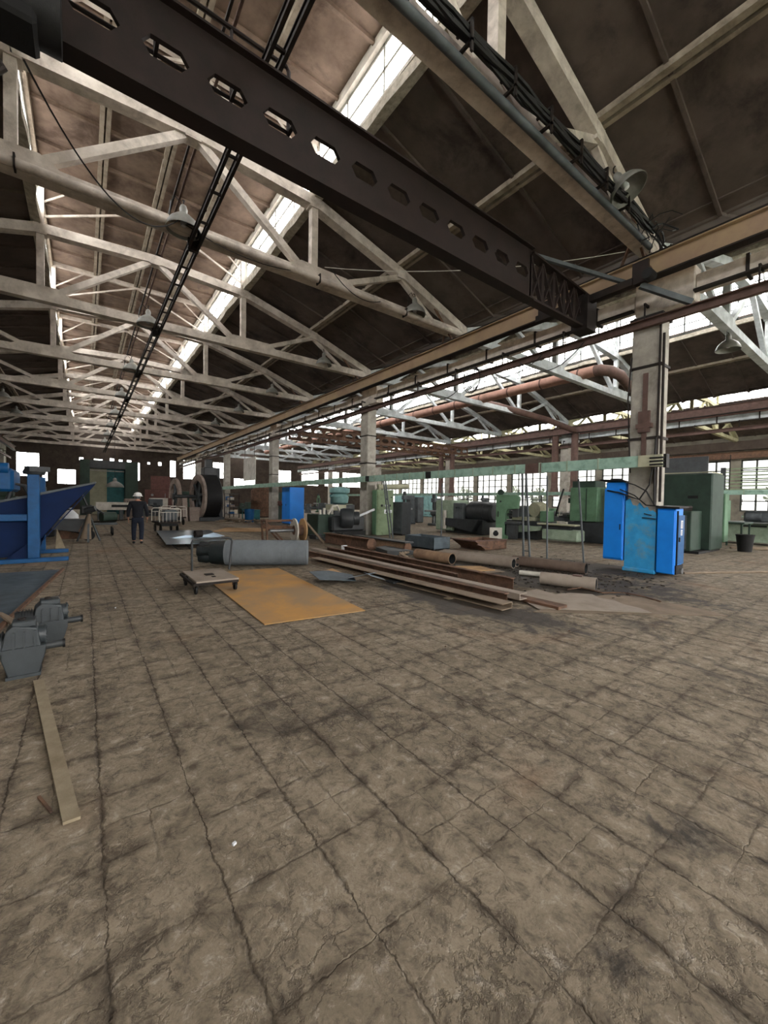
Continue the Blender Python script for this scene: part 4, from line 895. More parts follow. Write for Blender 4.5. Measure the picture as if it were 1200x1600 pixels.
solo(MB().bbox(4.78, 5.35, 6.05, 6.3, .01, .05, .004), 'steel_strip', M['dkmach'], 'dark strip lying against the bluish scraps', 'strip')
def wavy(pts, z0, label, m):
    b = MB(); b.prism(pts, z0, z0 + .006, 'z'); return solo(b, 'thin_plate', m, label, 'plate')
G = lambda l: l
wavy([(5.3, 3.37), (7.56, 1.63), (7.7, 1.95), (7.74, 2.3), (7.67, 2.59), (7.73, 2.76), (7.7, 3.0), (7.46, 3.27), (6.73, 3.47)], .003, 'large thin brown plate lying flat, its long straight edge nearest the camera', M['plate'])
wavy([(5.5, 3.42), (6.73, 2.32), (6.88, 2.54), (6.92, 2.79), (7.06, 2.99), (7.06, 3.25), (7.21, 3.43), (6.96, 3.71), (6.65, 3.8), (6.74, 4.22), (5.99, 4.22)], .014, 'thin brown plate with a wavy torn edge in front of the short pipe', M['greypipe'])
b = MB(); b.tube([(7.15, 3.85, .03), (7.45, 3.75, .05), (7.42, 3.35, .035), (7.7, 3.1, .05), (7.75, 2.8, .03), (7.6, 2.5, .03)], .012, 6); solo(b, 'torn_edge_strip', M['rust'], 'thin curled strip along the torn plate edge', 'strip')
b = MB(); b.tube([(11.4, 3.3, .02), (14, 1.9, .03), (17, .4, .02)], .03, 6); solo(b, 'floor_pipe', M['plate'], 'thin pipe on the floor running right from the blue cabinet', 'pipe')

# ---- left foreground: gear motors, stick, flat steel, rope
def gearmotor(label, s=1.0, lift=0):
    t = T('gear_motor', label, 'gear motor', (0, 0, 0), 'grey gear motors')
    b = MB(); b.prism([(-.13, .02), (.13, .02), (.19, .2), (.19, .27), (.15, .28), (.12, .46), (-.09, .5), (-.15, .45), (-.19, .27), (-.19, .2)], -.13, .13, 'y'); b.build('gear_housing', M['gearbox'], t, bevel=.012)
    b = MB(); b.bbox(-.1, .11, -.1, .1, .47, .53, .01); b.build('cover', M['gearbox'], t)
    b = MB(); b.cyl((-.02, 0, .53), (-.02, 0, .545), .035, 12); b.build('filler_cap', M['darksteel'], t)
    b = MB(); b.cyl((.1, 0, .36), (.18, 0, .36), .09, 20); b.cyl((.18, 0, .36), (.195, 0, .36), .1, 20); [b.cyl((.18, cos(a) * .08, .36 + sin(a) * .08), (.205, cos(a) * .08, .36 + sin(a) * .08), .011, 6) for a in [i * pi / 3 for i in range(6)]]
    b.build('output_flange', M['gearbox'], t, True)
    MB().cyl((.15, 0, .24), (.36, 0, .24), .036, 14).build('shaft', M['dkmach'], t, True)
    MB().cyl((.345, 0, .24), (.37, 0, .24), .044, 14).build('shaft_end', M['black'], t, True)
    b = MB(); b.cyl((-.17, 0, .3), (-.36, 0, .3), .12, 20); [b.ring((-.18 - i * .03, 0, .3), (-1, 0, 0), .14, .11, .008, 20) for i in range(6)]; b.build('motor', M['dkmach'], t, True)
    b = MB(); [b.box(x, x + .02, -.145, .145, .26, .44) for x in (-.09, .0, .09)]; b.box(-.19, .19, -.15, .15, .26, .29); b.build('casting_rib', M['gearbox'], t)
    b = MB(); b.box(-.15, .15, -.14, .14, .0, .03); b.build('foot_plate', M['gearbox'], t)
    return t
g1 = gearmotor('grey gear motor with a round shaft, the nearer one at the left edge'); put(g1, (-.44, 4.78, 0), radians(2)); g1.scale = (.78, .85, .93)
g2 = copy_tree(g1, (-.31, 5.62, 0), radians(6), 'grey gear motor with a shaft, the farther one behind the first')
b = MB(); b.hexa([(-.36, 4.5, .004), (-.29, 4.5, .004), (-.02, 2.44, .004), (-.09, 2.44, .004), (-.36, 4.5, .02), (-.29, 4.5, .02), (-.02, 2.44, .02), (-.09, 2.44, .02)])
solo(b, 'wooden_strip', M['wood'], 'long pale wooden strip lying on the floor in front of the gear motors', 'wooden strip')
solo(MB().bar((-.2, 2.75, .006), (-.14, 2.58, .006), .012, .01), 'metal_sliver', M['rust'], 'tiny rusty sliver left of the wooden strip', 'scrap')
b = MB(); b.prism([(-3.4, 11.4), (-.4, 11.15), (-.82, 6.4), (-3.2, 6.2)], .003, .012, 'z'); solo(b, 'steel_sheet', M['bin'], 'large dull grey steel sheet flat on the floor below the blue hopper', 'sheet')
solo(MB().bar((-.38, 11.1, .03), (-.86, 6.0, .03), .05, .04), 'steel_bar', M['rust'], 'dark rusty bar along the edge of the grey sheet', 'steel bar')
b = MB()
for k in range(6): b.tube([(-1.6, 6.9 + .03 * k, .05), (-1.1, 7.0 - .05 * k, .12 + .02 * k), (-.85, 6.85 + .02 * k, .1), (-.72, 6.6 + .04 * k, .03)], .015, 6)
solo(b, 'rope_hank', M['plate'], 'frayed brown rope hank lying over the rusty bar at the left edge', 'rope')

# ---- blue hopper machine on the left
t = T('feed_hopper', 'large dark blue hopper machine with a long sloping trough at the left edge', 'machine', (-1.5, 13.2, 0))
b = MB(); b.prism([(-3.2, .95), (-3.2, 0.12), (-1.0, .12), (-.9, .5), (-.42, 1.2), (.0, 1.72), (.22, 1.94), (.22, 1.97), (-1.0, 1.58), (-1.6, 1.45), (-3.2, 1.25)], 13.0, 13.03, 'y'); b.build('side_plate', M['bluedark'], t)
b = MB(); b.prism([(-3.2, .95), (-3.2, 0.12), (-1.0, .12), (-.9, .5), (-.42, 1.2), (.0, 1.72), (.22, 1.94), (.22, 1.97), (-1.0, 1.58), (-1.6, 1.45), (-3.2, 1.25)], 14.4, 14.43, 'y'); b.build('side_plate', M['bluedark'], t)
b = MB(); b.bar((-.95, 13.7, .45), (.2, 13.7, 1.93), 1.4, .02, (0, 1, 0)) ; b.v = []; b.f = []
b.hexa([(-1.0, 13.03, .3), (-.98, 13.03, .3), (.22, 13.03, 1.93), (.20, 13.03, 1.95), (-1.0, 14.4, .3), (-.98, 14.4, .3), (.22, 14.4, 1.93), (.20, 14.4, 1.95)]); b.build('trough_floor', M['bluedark'], t)
b = MB(); b.bar((-1.6, 12.99, 1.46), (.24, 12.99, 1.98), .06, .05); b.bar((-3.2, 12.99, 1.24), (-1.6, 12.99, 1.46), .06, .05); b.build('rim', M['greymach'], t); MB().bar((-1.6, 14.44, 1.46), (.24, 14.44, 1.98), .06, .05).build('rim', M['greymach'], t)
MB().bbox(-1.10, -.88, 12.72, 12.94, .1, 2.12, .01).build('post', M['blueold'], t)
MB().bbox(-1.10, -.88, 14.5, 14.7, .1, 2.12, .01).build('post', M['blueold'], t)
MB().bbox(-3.2, -1.10, 12.76, 12.86, 1.0, 1.16, .01).build('rail', M['blueold'], t)
b = MB(); b.bbox(-3.2, -.33, 12.7, 12.86, 0, .1, .01); b.bbox(-3.2, -.38, 14.6, 14.76, 0, .1, .01); b.build('skid', M['blueold'], t)
b = MB(); b.prism([(-1.5, .1), (-.88, .1), (-.88, .3), (-1.1, .45)], 12.78, 12.9, 'y'); b.build('gusset', M['bluedark'], t)
b = MB(); b.lathe((-.98, 12.83, 2.12), (0, 0, 1), [(.001, 0), (.2, 0), (.22, .06), (.18, .14), (.1, .18), (.001, .19)], 16); b.cbox((-.92, 12.8, 2.25), (.4, .3, .12), .4); b.build('post_cap', M['dkmach'], t, True)
b = MB(); b.bbox(-3.0, -1.36, 12.95, 14.2, 1.7, 2.25, .06); b.build('drive_unit', M['blueold'], t); b = MB(); b.cyl((-2.2, 13.0, 2.25), (-1.45, 13.0, 2.25), .13, 14); b.build('drive_motor', M['blueold'], t, True)
MB().tube([(-1.5, 13.2, 1.5), (-1.4, 13.25, 1.9), (-1.2, 13.3, 1.85), (-1.05, 13.3, 1.5)], .05, 8).build('hose', M['dkmach'], t, True)
solo(MB().prism([(-.72, .02), (-.48, .02), (-.68, .62)], 15.6, 15.66, 'y'), 'wooden_wedge', M['wood'], 'triangular offcut of pale wood standing behind the hopper skid', 'wood offcut')
# ================================================================ PERSON
def person(x, y, rz):
    t = T('person', 'person in white hard hat and dark jacket walking away, back turned', 'person', (0, 0, 0))
    def skin_obj(name, verts, edges, m, parent, sub=2, root=0):
        me = bpy.data.meshes.new(name); me.from_pydata([v[:3] for v in verts], edges, []); o = bpy.data.objects.new(name, me); COL.objects.link(o)
        if parent: o.parent = parent
        me.materials.append(m); sk = o.modifiers.new('skin', 'SKIN'); sk.use_smooth_shade = True
        if not me.skin_vertices: me.attributes.new('skin', 'FLOAT', 'POINT') if False else None
        lay = me.skin_vertices[0] if me.skin_vertices else None
        if lay is None:
            bm = bmesh.new(); bm.from_mesh(me); bm.verts.layers.skin.verify(); bm.to_mesh(me); bm.free(); lay = me.skin_vertices[0]
        for i, v in enumerate(verts):
            r_ = v[3]; lay.data[i].radius = (r_, v[4] if len(v) > 4 else r_); lay.data[i].use_root = (i == root)
        s2 = o.modifiers.new('smooth', 'SUBSURF'); s2.levels = sub; s2.render_levels = sub
        return o
    # facing +Y, feet apart in a walking stride
    V = [(0, 0, .95, .13, .10), (0, 0, 1.12, .12, .09), (0, .01, 1.32, .15, .10), (0, .02, 1.44, .10, .08), (0, .03, 1.53, .055), (0, .04, 1.60, .075, .085), (0, .045, 1.68, .075, .09),
         (-.10, 0, .9, .085), (-.11, .05, .5, .058), (-.11, .02, .1, .042), (-.12, .16, .04, .038),
         (.10, 0, .9, .085), (.11, .0, .5, .058), (.10, -.14, .12, .042), (.12, -.02, .04, .038),
         (-.20, .01, 1.40, .062), (-.27, -.03, 1.14, .044), (-.28, .06, .90, .030), (-.28, .09, .82, .034, .018),
         (.20, .01, 1.40, .062), (.27, -.02, 1.14, .044), (.29, .04, .90, .030), (.29, .07, .82, .034, .018)]
    E_ = [(0, 1), (1, 2), (2, 3), (3, 4), (4, 5), (5, 6), (0, 7), (7, 8), (8, 9), (9, 10), (0, 11), (11, 12), (12, 13), (13, 14), (3, 15), (15, 16), (16, 17), (17, 18), (3, 19), (19, 20), (20, 21), (21, 22)]
    body = skin_obj('body', V, E_, M['skin'], t)
    for s, hx in ((-1, -.28), (1, .29)):
        for k in range(5):
            if k < 4: a = Vector((hx + s * -.002, .075 + (k - 1.5) * .018, .80)); ln = [.065, .078, .072, .056][k]; pts = [a, a + Vector((-s * .006, .004, -ln * .55)), a + Vector((-s * .02, .008, -ln))]
            else: a = Vector((hx - s * .01, .105, .84)); pts = [a, a + Vector((-s * .012, .025, -.03)), a + Vector((-s * .02, .032, -.06))]
            i0 = 0
            MB().tube(pts, [.010, .009, .007], 6).build('finger' if k < 4 else 'thumb', M['skin'], body, True, off=(0, 0, 0))
    J = [(0, 0, .87, .17, .13), (0, 0, .96, .175, .125), (0, .0, 1.08, .18, .125), (0, .01, 1.28, .20, .13), (0, .02, 1.42, .14, .10), (0, .03, 1.49, .075, .07),
         (-.20, .01, 1.41, .088), (-.275, -.03, 1.14, .066), (-.285, .05, .92, .046), (.20, .01, 1.41, .088), (.275, -.02, 1.14, .066), (.292, .035, .92, .046)]
    skin_obj('jacket', J, [(0, 1), (1, 2), (2, 3), (3, 4), (4, 5), (4, 6), (6, 7), (7, 8), (4, 9), (9, 10), (10, 11)], M['jacket'], t)
    P_ = [(0, 0, .98, .165, .12), (0, 0, .90, .15, .115), (-.10, 0, .80, .105), (-.115, .05, .48, .082), (-.112, .02, .09, .068), (.10, 0, .80, .105), (.118, 0, .48, .082), (.105, -.135, .11, .068)]
    skin_obj('trousers', P_, [(0, 1), (1, 2), (2, 3), (3, 4), (1, 5), (5, 6), (6, 7)], M['trousers'], t)
    for s, (sx_, sy_) in ((-1, (-.115, .06)), (1, (.115, -.10))):
        MB().lathe((sx_, sy_ - .12, .045), (0, 1, -.0), [(.001, 0), (.04, .01), (.046, .08), (.05, .2), (.035, .27), (.001, .28)], 14).build('shoe', M['shoe'], t, True)
    MB().lathe((0, .04, 1.655), (0, 0, 1), [(.001, .0), (.155, -.005), (.158, .005), (.125, .02), (.122, .06), (.105, .10), (.07, .125), (.02, .137), (.001, .138)], 24).build('hard_hat', M['helmet'], t, True)
    MB().lathe((0, .03, 1.56), (0, 0, 1), [(.072, 0), (.088, .04), (.09, .09), (.08, .1)], 16).build('hair', M['greymach'], t, True)
    b = MB(); b.cyl((0, .135, 1.60), (0, .155, 1.585), .014, 8, .008); b.build('nose', M['skin'], body, True, off=(0, 0, 0))
    b = MB(); [b.cbox((s * .088, .035, 1.61), (.014, .035, .055)) for s in (-1, 1)]; b.build('ear', M['skin'], body, True, off=(0, 0, 0))
    put(t, (x, y, 0), rz)
person(1.48, 16.37, radians(-6))
# ================================================================ MACHINES
def cyl_motor(b, p, ax, r, L):
    p = Vector(p); ax = Vector(ax).normalized(); b.cyl(p, p + ax * L, r, 20); 
    for i in range(6): b.ring(p + ax * (L * (i + .5) / 6.5), ax, r * 1.08, r * .98, L * .05, 20)
def lathe_machine(label, x, y, rz, L=3.0, m='greymach', m2='dkmach', group=None, h=1.0):
    t = T('lathe', label, 'lathe', (0, 0, 0), group)
    MB().bbox(-L / 2, L / 2, -.28, .28, .55 * h, .82 * h, .02).build('bed', M[m], t)
    for s in (-1, 1): MB().prism([(s * (L / 2 - .7), 0), (s * (L / 2 - .02), 0), (s * (L / 2 - .1), .56 * h), (s * (L / 2 - .62), .56 * h)], -.27, .27, 'y').build('pedestal', M[m], t)
    hd = MB().bbox(-L / 2, -L / 2 + .85, -.32, .32, .8 * h, 1.32 * h, .05).build('headstock', M[m], t)
    b = MB(); [b.cyl((-L / 2 + .15 + .22 * k, -.32, 1.12 * h), (-L / 2 + .15 + .22 * k, -.40, 1.12 * h), .03, 8) for k in range(3)]; b.build('lever', M['black'], hd)
    MB().lathe((-L / 2 + .85, 0, 1.06 * h), (1, 0, 0), [(.001, 0), (.2, 0), (.2, .1), (.17, .14), (.05, .14), (.001, .13)], 24).build('chuck', M['steel'], t, True)
    b = MB(); b.prism([(L / 2 - .75, .82 * h), (L / 2 - .2, .82 * h), (L / 2 - .25, 1.18 * h), (L / 2 - .7, 1.18 * h)], -.16, .16, 'y'); b.cyl((L / 2 - .9, 0, 1.06 * h), (L / 2 - .1, 0, 1.06 * h), .06, 12); b.build('tailstock', M[m], t)
    b = MB(); b.ring((L / 2 - .08, 0, 1.06 * h), (1, 0, 0), .12, .095, .02, 16); b.bar((L / 2 - .07, -.1, 1.06 * h), (L / 2 - .07, .1, 1.06 * h), .02, .02); b.build('handwheel', M['steel'], t)
    b = MB(); b.bbox(-.3, .25, -.42, .34, .8 * h, .92 * h, .02); b.bbox(-.22, .15, -.46, -.3, .5 * h, .9 * h, .02); b.bbox(-.12, .1, -.15, .15, .92 * h, 1.08 * h, .02); b.build('carriage', M[m2], t)
    MB().bbox(-L / 2 + .8, L / 2 - .7, -.4, .4, .28 * h, .33 * h, .01).build('chip_tray', M[m2], t)
    return put(t, (x, y, 0), rz)
def c_press(label, x, y, rz, h=1.95, m='green'):
    t = T('c_frame_press', label, 'press', (0, 0, 0))
    MB().prism([(-.45, 0), (.1, 0), (.1, .15), (-.05, .2), (-.05, 1.15), (.05, 1.35), (.5, 1.38), (.55, h - .1), (.45, h), (-.45, h)], -.3, .3, 'y').build('frame', M[m], t, bevel=.02)
    MB().bbox(.25, .5, -.14, .14, 1.0, 1.4, .015).build('ram', M['dkmach'], t)
    MB().bbox(-.06, .65, -.3, .3, .68, .78, .01).build('table', M['dkmach'], t)
    MB().bbox(.0, .5, -.22, .22, .0, .68, .02).build('pedestal', M['dkmach'], t)
    b = MB(); cyl_motor(b, (-.3, -.15, h + .12), (0, 1, 0), .12, .3); b.build('motor', M['dkgreen'], t, True)
    MB().ring((-.1, .32, h - .35), (0, 1, 0), .3, .22, .06, 24).build('flywheel', M['dkmach'], t, True)
    b = MB(); b.cyl((-.35, -.305, 1.0), (-.35, -.305, 1.25), .02, 8); b.cyl((-.25, -.3, 1.7), (-.25, -.33, 1.7), .04, 12); b.build('control_knob', M['black'], t)
    return put(t, (x, y, 0), rz)
def mill(label, x, y, rz, h=1.9, m='greymach', group=None):
    t = T('milling_machine', label, 'milling machine', (0, 0, 0), group)
    MB().bbox(-.5, .5, -.35, .35, 0, .16, .03).build('base', M[m], t)
    MB().prism([(-.48, .16), (.0, .16), (-.04, h * .85), (-.42, h * .85)], -.26, .26, 'y').build('column', M[m], t, bevel=.02)
    MB().prism([(-.02, h * .3), (.42, h * .42), (.42, h * .5), (-.02, h * .5)], -.2, .2, 'y').build('knee', M[m], t)
    MB().bbox(-.05, .5, -.62, .62, h * .5, h * .56, .01).build('table', M['steel'], t)
    MB().bbox(-.5, .45, -.16, .16, h * .85, h, .03).build('overarm', M[m], t)
    b = MB(); b.cyl((.3, 0, h * .85), (.3, 0, h * .62), .09, 16); b.cyl((.3, 0, h * .62), (.3, 0, h * .57), .04, 10); b.build('spindle', M['dkmach'], t, True)
    b = MB(); cyl_motor(b, (.28, 0, h), (0, 0, 1), .12, .26); b.build('motor', M['dkmach'], t, True)
    b = MB(); b.ring((.2, -.66, h * .53), (0, -1, 0), .1, .08, .02, 16); b.bar((.1, -.65, h * .53), (.3, -.65, h * .53), .02, .02); b.build('handwheel', M['steel'], t)
    MB().cyl((.2, 0, .16), (.2, 0, h * .35), .05, 12).build('lead_screw', M['steel'], t, True)
    return put(t, (x, y, 0), rz)
def cabinet(label, x, y, rz, w=.6, d=.4, h=1.8, m='greymach', m2=None, z0=0, doors=1, name='metal_cabinet', group=None, vents=True):
    """front faces -X; w along Y"""
    t = T(name, label, 'cabinet', (0, 0, 0), group)
    MB().bbox(-d / 2, d / 2, -w / 2, w / 2, z0 + .05, z0 + h, .012).build('body', M[m], t)
    MB().box(-d / 2 + .03, d / 2 - .03, -w / 2 + .03, w / 2 - .03, z0, z0 + .05).build('plinth', M['darksteel'], t)
    for k in range(doors):
        a = -w / 2 + .02 + k * (w - .04) / doors; b_ = a + (w - .04) / doors - .01
        dr = MB().bbox(-d / 2 - .022, -d / 2, a, b_, z0 + .09, z0 + h - .04, .006).build('door', M[m2 or m], t)
        MB().box(-d / 2 - .045, -d / 2 - .022, b_ - .08, b_ - .05, z0 + h * .5, z0 + h * .5 + .12).build('handle', M['darksteel'], dr)
        if vents:
            v = MB(); [v.box(-d / 2 - .026, -d / 2 - .021, a + .08, b_ - .08, z0 + .2 + i * .04, z0 + .215 + i * .04) for i in range(4)]; v.build('vent_slot', M['ink'], dr)
    return put(t, (x, y, 0), rz)
def bench(label, x, y, rz, L=1.8, m='teal', top='wood'):
    t = T('workbench', label, 'workbench', (0, 0, 0))
    MB().bbox(-.35, .35, -L / 2, L / 2, .8, .86, .008).build('top', M[top], t)
    for sx_ in (-1, 1):
        for sy_ in (-1, 1): MB().bbox(sx_ * .3 - .03, sx_ * .3 + .03, sy_ * (L / 2 - .06) - .03, sy_ * (L / 2 - .06) + .03, 0, .8, .004).build('leg', M[m], t)
    MB().bbox(-.32, .3, -L / 2 + .1, -L / 2 + .6, .15, .8, .01).build('drawer_unit', M[m], t)
    b = MB(); [b.box(-.34, -.325, -L / 2 + .13, -L / 2 + .57, .2 + k * .2, .36 + k * .2) for k in range(3)]; b.build('drawer', M[m], t)
    return put(t, (x, y, 0), rz)

# ---- the dark green enclosure machine right of the nearest column
t = T('machining_centre', 'large dark green enclosed machine right of the blue cabinets', 'machine', (17.5, 5, 0))
MB().bbox(16.5, 17.75, 4.62, 5.7, .08, 1.45, .02).build('lower_housing', M['dkgreen'], t)
MB().box(16.48, 16.5, 4.75, 5.3, .15, 1.3).build('door', M['greymach'], t)
MB().bbox(17.6, 19.0, 4.35, 6.3, .06, 2.8, .04).build('tall_housing', M['dkgreen'], t)
b = MB(); b.box(16.55, 18.95, 4.4, 6.2, 0, .08); b.build('plinth', M['black'], t)
MB().box(17.56, 17.6, 4.75, 5.05, 1.9, 2.0).build('vent', M['black'], t)
b = MB(); b.bbox(16.45, 17.6, 4.9, 5.6, 1.45, 1.55, .02); b.cyl((16.7, 4.9, 1.56), (17.1, 4.8, 1.58), .05, 8); b.build('top_ledge', M['darksteel'], t)
b = MB(); b.tube([(18.9, 4.4, 2.82), (17.62, 4.4, 2.83), (17.62, 6.25, 2.84)], .02, 6); b.build('edge_pipe', M['cream'], t)
MB().bbox(19.0, 19.5, 4.3, 4.9, .3, 2.1, .02).build('side_box', M['green'], t)
MB().lathe((19.2, 3.75, .0), (0, 0, 1), [(.001, 0), (.2, 0), (.26, .55), (.28, .62), (.24, .62), (.001, .5)], 18).build('coolant_bucket', M['black'], t, True)
t = T('notice_board', 'big dark board on posts high behind the dark green machine', 'board', (27.5, 9, 0)); MB().bbox(27.4, 27.5, 7.0, 10.9, 3.05, 4.4, .02).build('board_panel', M['dkmach'], t)
for y in (7.3, 10.6): MB().box(27.5, 27.58, y - .04, y + .04, 0, 4.3).build('leg', M['darksteel'], t)

# ---- long green machine at the right edge
t = T('planing_machine', 'long pale green machine with a table at the right edge', 'machine', (24, 5, 0))
MB().bbox(23, 24.2, 3.0, 5.4, .1, .95, .03).build('bed', M['palegreen'], t)
MB().bbox(23.2, 24.2, 5.6, 6.5, .1, 1.75, .03).build('column', M['olive'], t)
b = MB(); b.bbox(23.1, 24.0, 3.6, 4.6, .95, 1.45, .08); b.cyl((23.1, 4.0, 1.2), (23.1, 4.5, 1.2), .16, 16); b.build('head', M['greymach'], t)
b = MB(); b.bbox(22.6, 24.1, 2.9, 5.5, .92, .98, .01); b.build('table', M['steel'], t)
b = MB(); b.bbox(22.9, 23.0, 3.8, 4.6, .78, .84, .005); b.build('slot', M['black'], t)
t = T('work_table', 'dark green steel table beside the dark green machine', 'table', (20.9, 4.3, 0))
MB().bbox(20.3, 21.7, 4.0, 4.9, .95, 1.02, .01).build('top', M['dkgreen'], t)
for x, y in ((20.4, 4.1), (21.6, 4.1), (20.4, 4.8), (21.6, 4.8)): MB().box(x - .03, x + .03, y - .03, y + .03, 0, .95).build('leg', M['dkgreen'], t)
for k in range(5):
    solo(MB().bar((19.9 + k * .35, 4.3 - .3 * k, .05 + .03 * (k % 2)), (21.6 + k * .3, 2.0 - .2 * k, .05 + .03 * (k % 2)), .1, .06), 'steel_bar', M['plate'], 'flat steel bar on the floor at the right edge, %s' % ['nearest the dark green table', 'second of five', 'third of five', 'fourth of five', 'last of five'][k], 'steel bar')
t = T('louvre_rack', 'dark slatted louvre panel by the far windows at the right edge', 'rack', (26, 6, 2.3))
b = MB(); b.box(25.9, 26.0, 5.9, 6.1, 2.2, 3.6); b.box(25.9, 26, 4.2, 4.3, 2.2, 3.6); b.build('frame', M['dkmach'], t); b = MB(); [b.box(25.92, 25.98, 4.3, 5.9, 2.3 + k * .17, 2.36 + k * .17) for k in range(8)]; b.build('slat', M['olive'], t)
b = MB(); [b.box(25.93, 25.99, y, y + .06, 0, 2.25) for y in (4.25, 5.95)]; b.build('leg', M['dkmach'], t)

# ---- light green box machine
t = T('boring_machine', 'dark machine carrying a raised light green box, left of the hanging blue cabinet', 'machine', (17.4, 8.7, 0))
MB().bbox(17.0, 18.0, 8.0, 9.15, .9, 2.35, .02).build('gear_box', M['green'], t); MB().bbox(17.05, 17.95, 8.1, 9.1, 2.35, 2.62, .02).build('top_cover', M['dkgreen'], t)
MB().box(16.98, 17.0, 8.42, 8.46, .95, 2.3).build('seam', M['dkgreen'], t)
MB().bbox(17.1, 18.6, 7.1, 9.3, 0, .88, .03).build('base', M['dkmach'], t)
b = MB(); b.bbox(17.2, 17.9, 7.1, 7.75, .88, 2.3, .05); [b.cyl((17.15, 7.2 + .12 * k, 1.2 + .3 * (k % 2)), (17.0, 7.2 + .12 * k, 1.2 + .3 * (k % 2)), .06, 10) for k in range(4)]; b.build('column', M['dkmach'], t)
b = MB(); cyl_motor(b, (17.5, 7.5, 2.3), (0, 0, 1), .2, .4); b.build('motor', M['black'], t, True)
MB().tube([(16.9, 9.4, 2.3), (16.8, 9.5, 1.8), (16.9, 9.7, 1.3), (17.2, 9.9, 1.1)], .04, 6).build('hose', M['black'], t)
b = MB(); b.prism([(9.9, .45), (11.0, .3), (11.6, .62), (9.8, .62)], 15.9, 16.4, 'x'); b.bbox(15.9, 16.5, 8.2, 9.8, .08, .55, .05); solo(b, 'machine_casting', M['palegreen'], 'pale greenish casting lying below the light green box', 'casting')
solo(MB().prism([(-.9, .62), (.9, .68), (.9, .76), (.3, .70), (-.9, .74)], 0, .45, 'x').__class__() if False else MB().bbox(15.75, 16.2, 8.25, 9.95, .72, .79, .02), 'curved_shelf', M['cream'], 'pale curved strip lying across the casting', 'strip')
solo(MB().bbox(15.9, 16.1, 8.5, 9.8, .55, .72, .02), 'packing_block', M['dkmach'], 'dark block between the casting and the pale strip', 'block')
solo(MB().bbox(16.2, 17.1, 10.2, 12.3, 0, .82, .03), 'oily_bench', M['dkmach'], 'long dark machine base with a bright top edge, right of the C-frame press', 'bench')
t = T('grinding_head', 'cluster of rounded grey motors on the long dark base', 'machine', (17, 11, .82))
b = MB(); cyl_motor(b, (16.5, 11.2, 1.2), (1, .2, 0), .26, .5); b.build('motor', M['greymach'], t, True)
b = MB(); cyl_motor(b, (16.4, 10.5, 1.35), (1, -.1, 0), .32, .6); b.bbox(16.3, 17.0, 10.4, 11.6, .83, 1.0, .02); b.build('wheel_guard', M['cream'], t, True)
b = MB(); b.bbox(16.3, 16.8, 9.75, 10.15, .82, 1.3, .02); b.build('switch_box', M['green'], t)
b = MB(); [b.cyl((16.35, 11.75 + .1 * (k % 2), .95 + .14 * k), (16.7, 11.75 + .1 * (k % 2), .95 + .14 * k), .07, 10) for k in range(5)]; b.build('gear_stack', M['dkmach'], t, True)
c_press('green C-frame press left of the two-legged stand', 15.5, 11.3, radians(-62), 2.0)
t = T('square_plate', 'small white square plate with a round dark hole leaning on the press', 'plate', (14.6, 11.1, 0))
p = Matrix.Rotation(radians(-38), 4, 'Z') 
b = MB()
a_ = .27; ri = .12; n = 24; base = Vector((14.65, 11.25, .0)); ux = Vector((.62, -.78, 0)); nrm = Vector((-.78, -.62, 0)); up_ = (Vector((0, 0, 1)) - nrm * .25).normalized(); cc = base + up_ * a_
vs = []; fs = []
for lay in (0, .02):
    for i in range(n):
        an = 2 * pi * i / n; cx_, cy_ = cos(an), sin(an); k_ = a_ / max(abs(cx_), abs(cy_))
        vs.append(cc + ux * cx_ * k_ + up_ * cy_ * k_ - nrm.cross(Vector()) + nrm * lay)
    for i in range(n):
        an = 2 * pi * i / n; vs.append(cc + ux * cos(an) * ri + up_ * sin(an) * ri + nrm * lay)
for i in range(n):
    j = (i + 1) % n; fs += [(i, j, n + j, n + i), (2 * n + i, 3 * n + i, 3 * n + j, 2 * n + j), (i, 2 * n + i, 2 * n + j, j), (n + i, n + j, 3 * n + j, 3 * n + i)]
b.add(vs, fs); b.build('holed_plate', M['white'], t)
b = MB(); b.cyl(cc - nrm * .012, cc - nrm * .006, .14, 20); b.build('backing_disc', M['black'], t)

# ---- round dark machine with a greenish hood
t = T('turning_machine', 'dark rounded machine with a grey-green hood behind the white square plate', 'machine', (16.6, 14.4, 0))
MB().bbox(15.9, 17.2, 13.0, 15.6, .0, .75, .04).build('base', M['dkmach'], t)
MB().bbox(15.7, 17.0, 14.9, 16.2, .1, 1.75, .06).build('hood', M['palegreen'], t)
b = MB(); b.lathe((16.4, 12.6, 1.15), (0, 1, 0), [(.001, 0), (.4, 0), (.5, .1), (.52, .5), (.48, .55), (.55, .7), (.55, 1.5), (.4, 1.6), (.4, 2.2), (.001, 2.2)], 28); b.build('drum', M['dkmach'], t, True)
b = MB(); b.bbox(15.75, 16.0, 14.2, 14.9, .6, 1.6, .03); [b.cyl((15.74, 14.35 + .15 * k, 1.35), (15.68, 14.35 + .15 * k, 1.35), .04, 10) for k in range(3)]; b.build('control_face', M['greymach'], t)
MB().cyl((15.6, 15.35, .2), (15.6, 15.35, 1.2), .1, 14).build('white_tank', M['white'], t, True)
MB().prism([(13.0, .75), (13.0, .78), (15.2, .78), (15.2, .4), (13.4, .15)], 15.5, 15.9, 'x').build('chute', M['dkmach'], t)

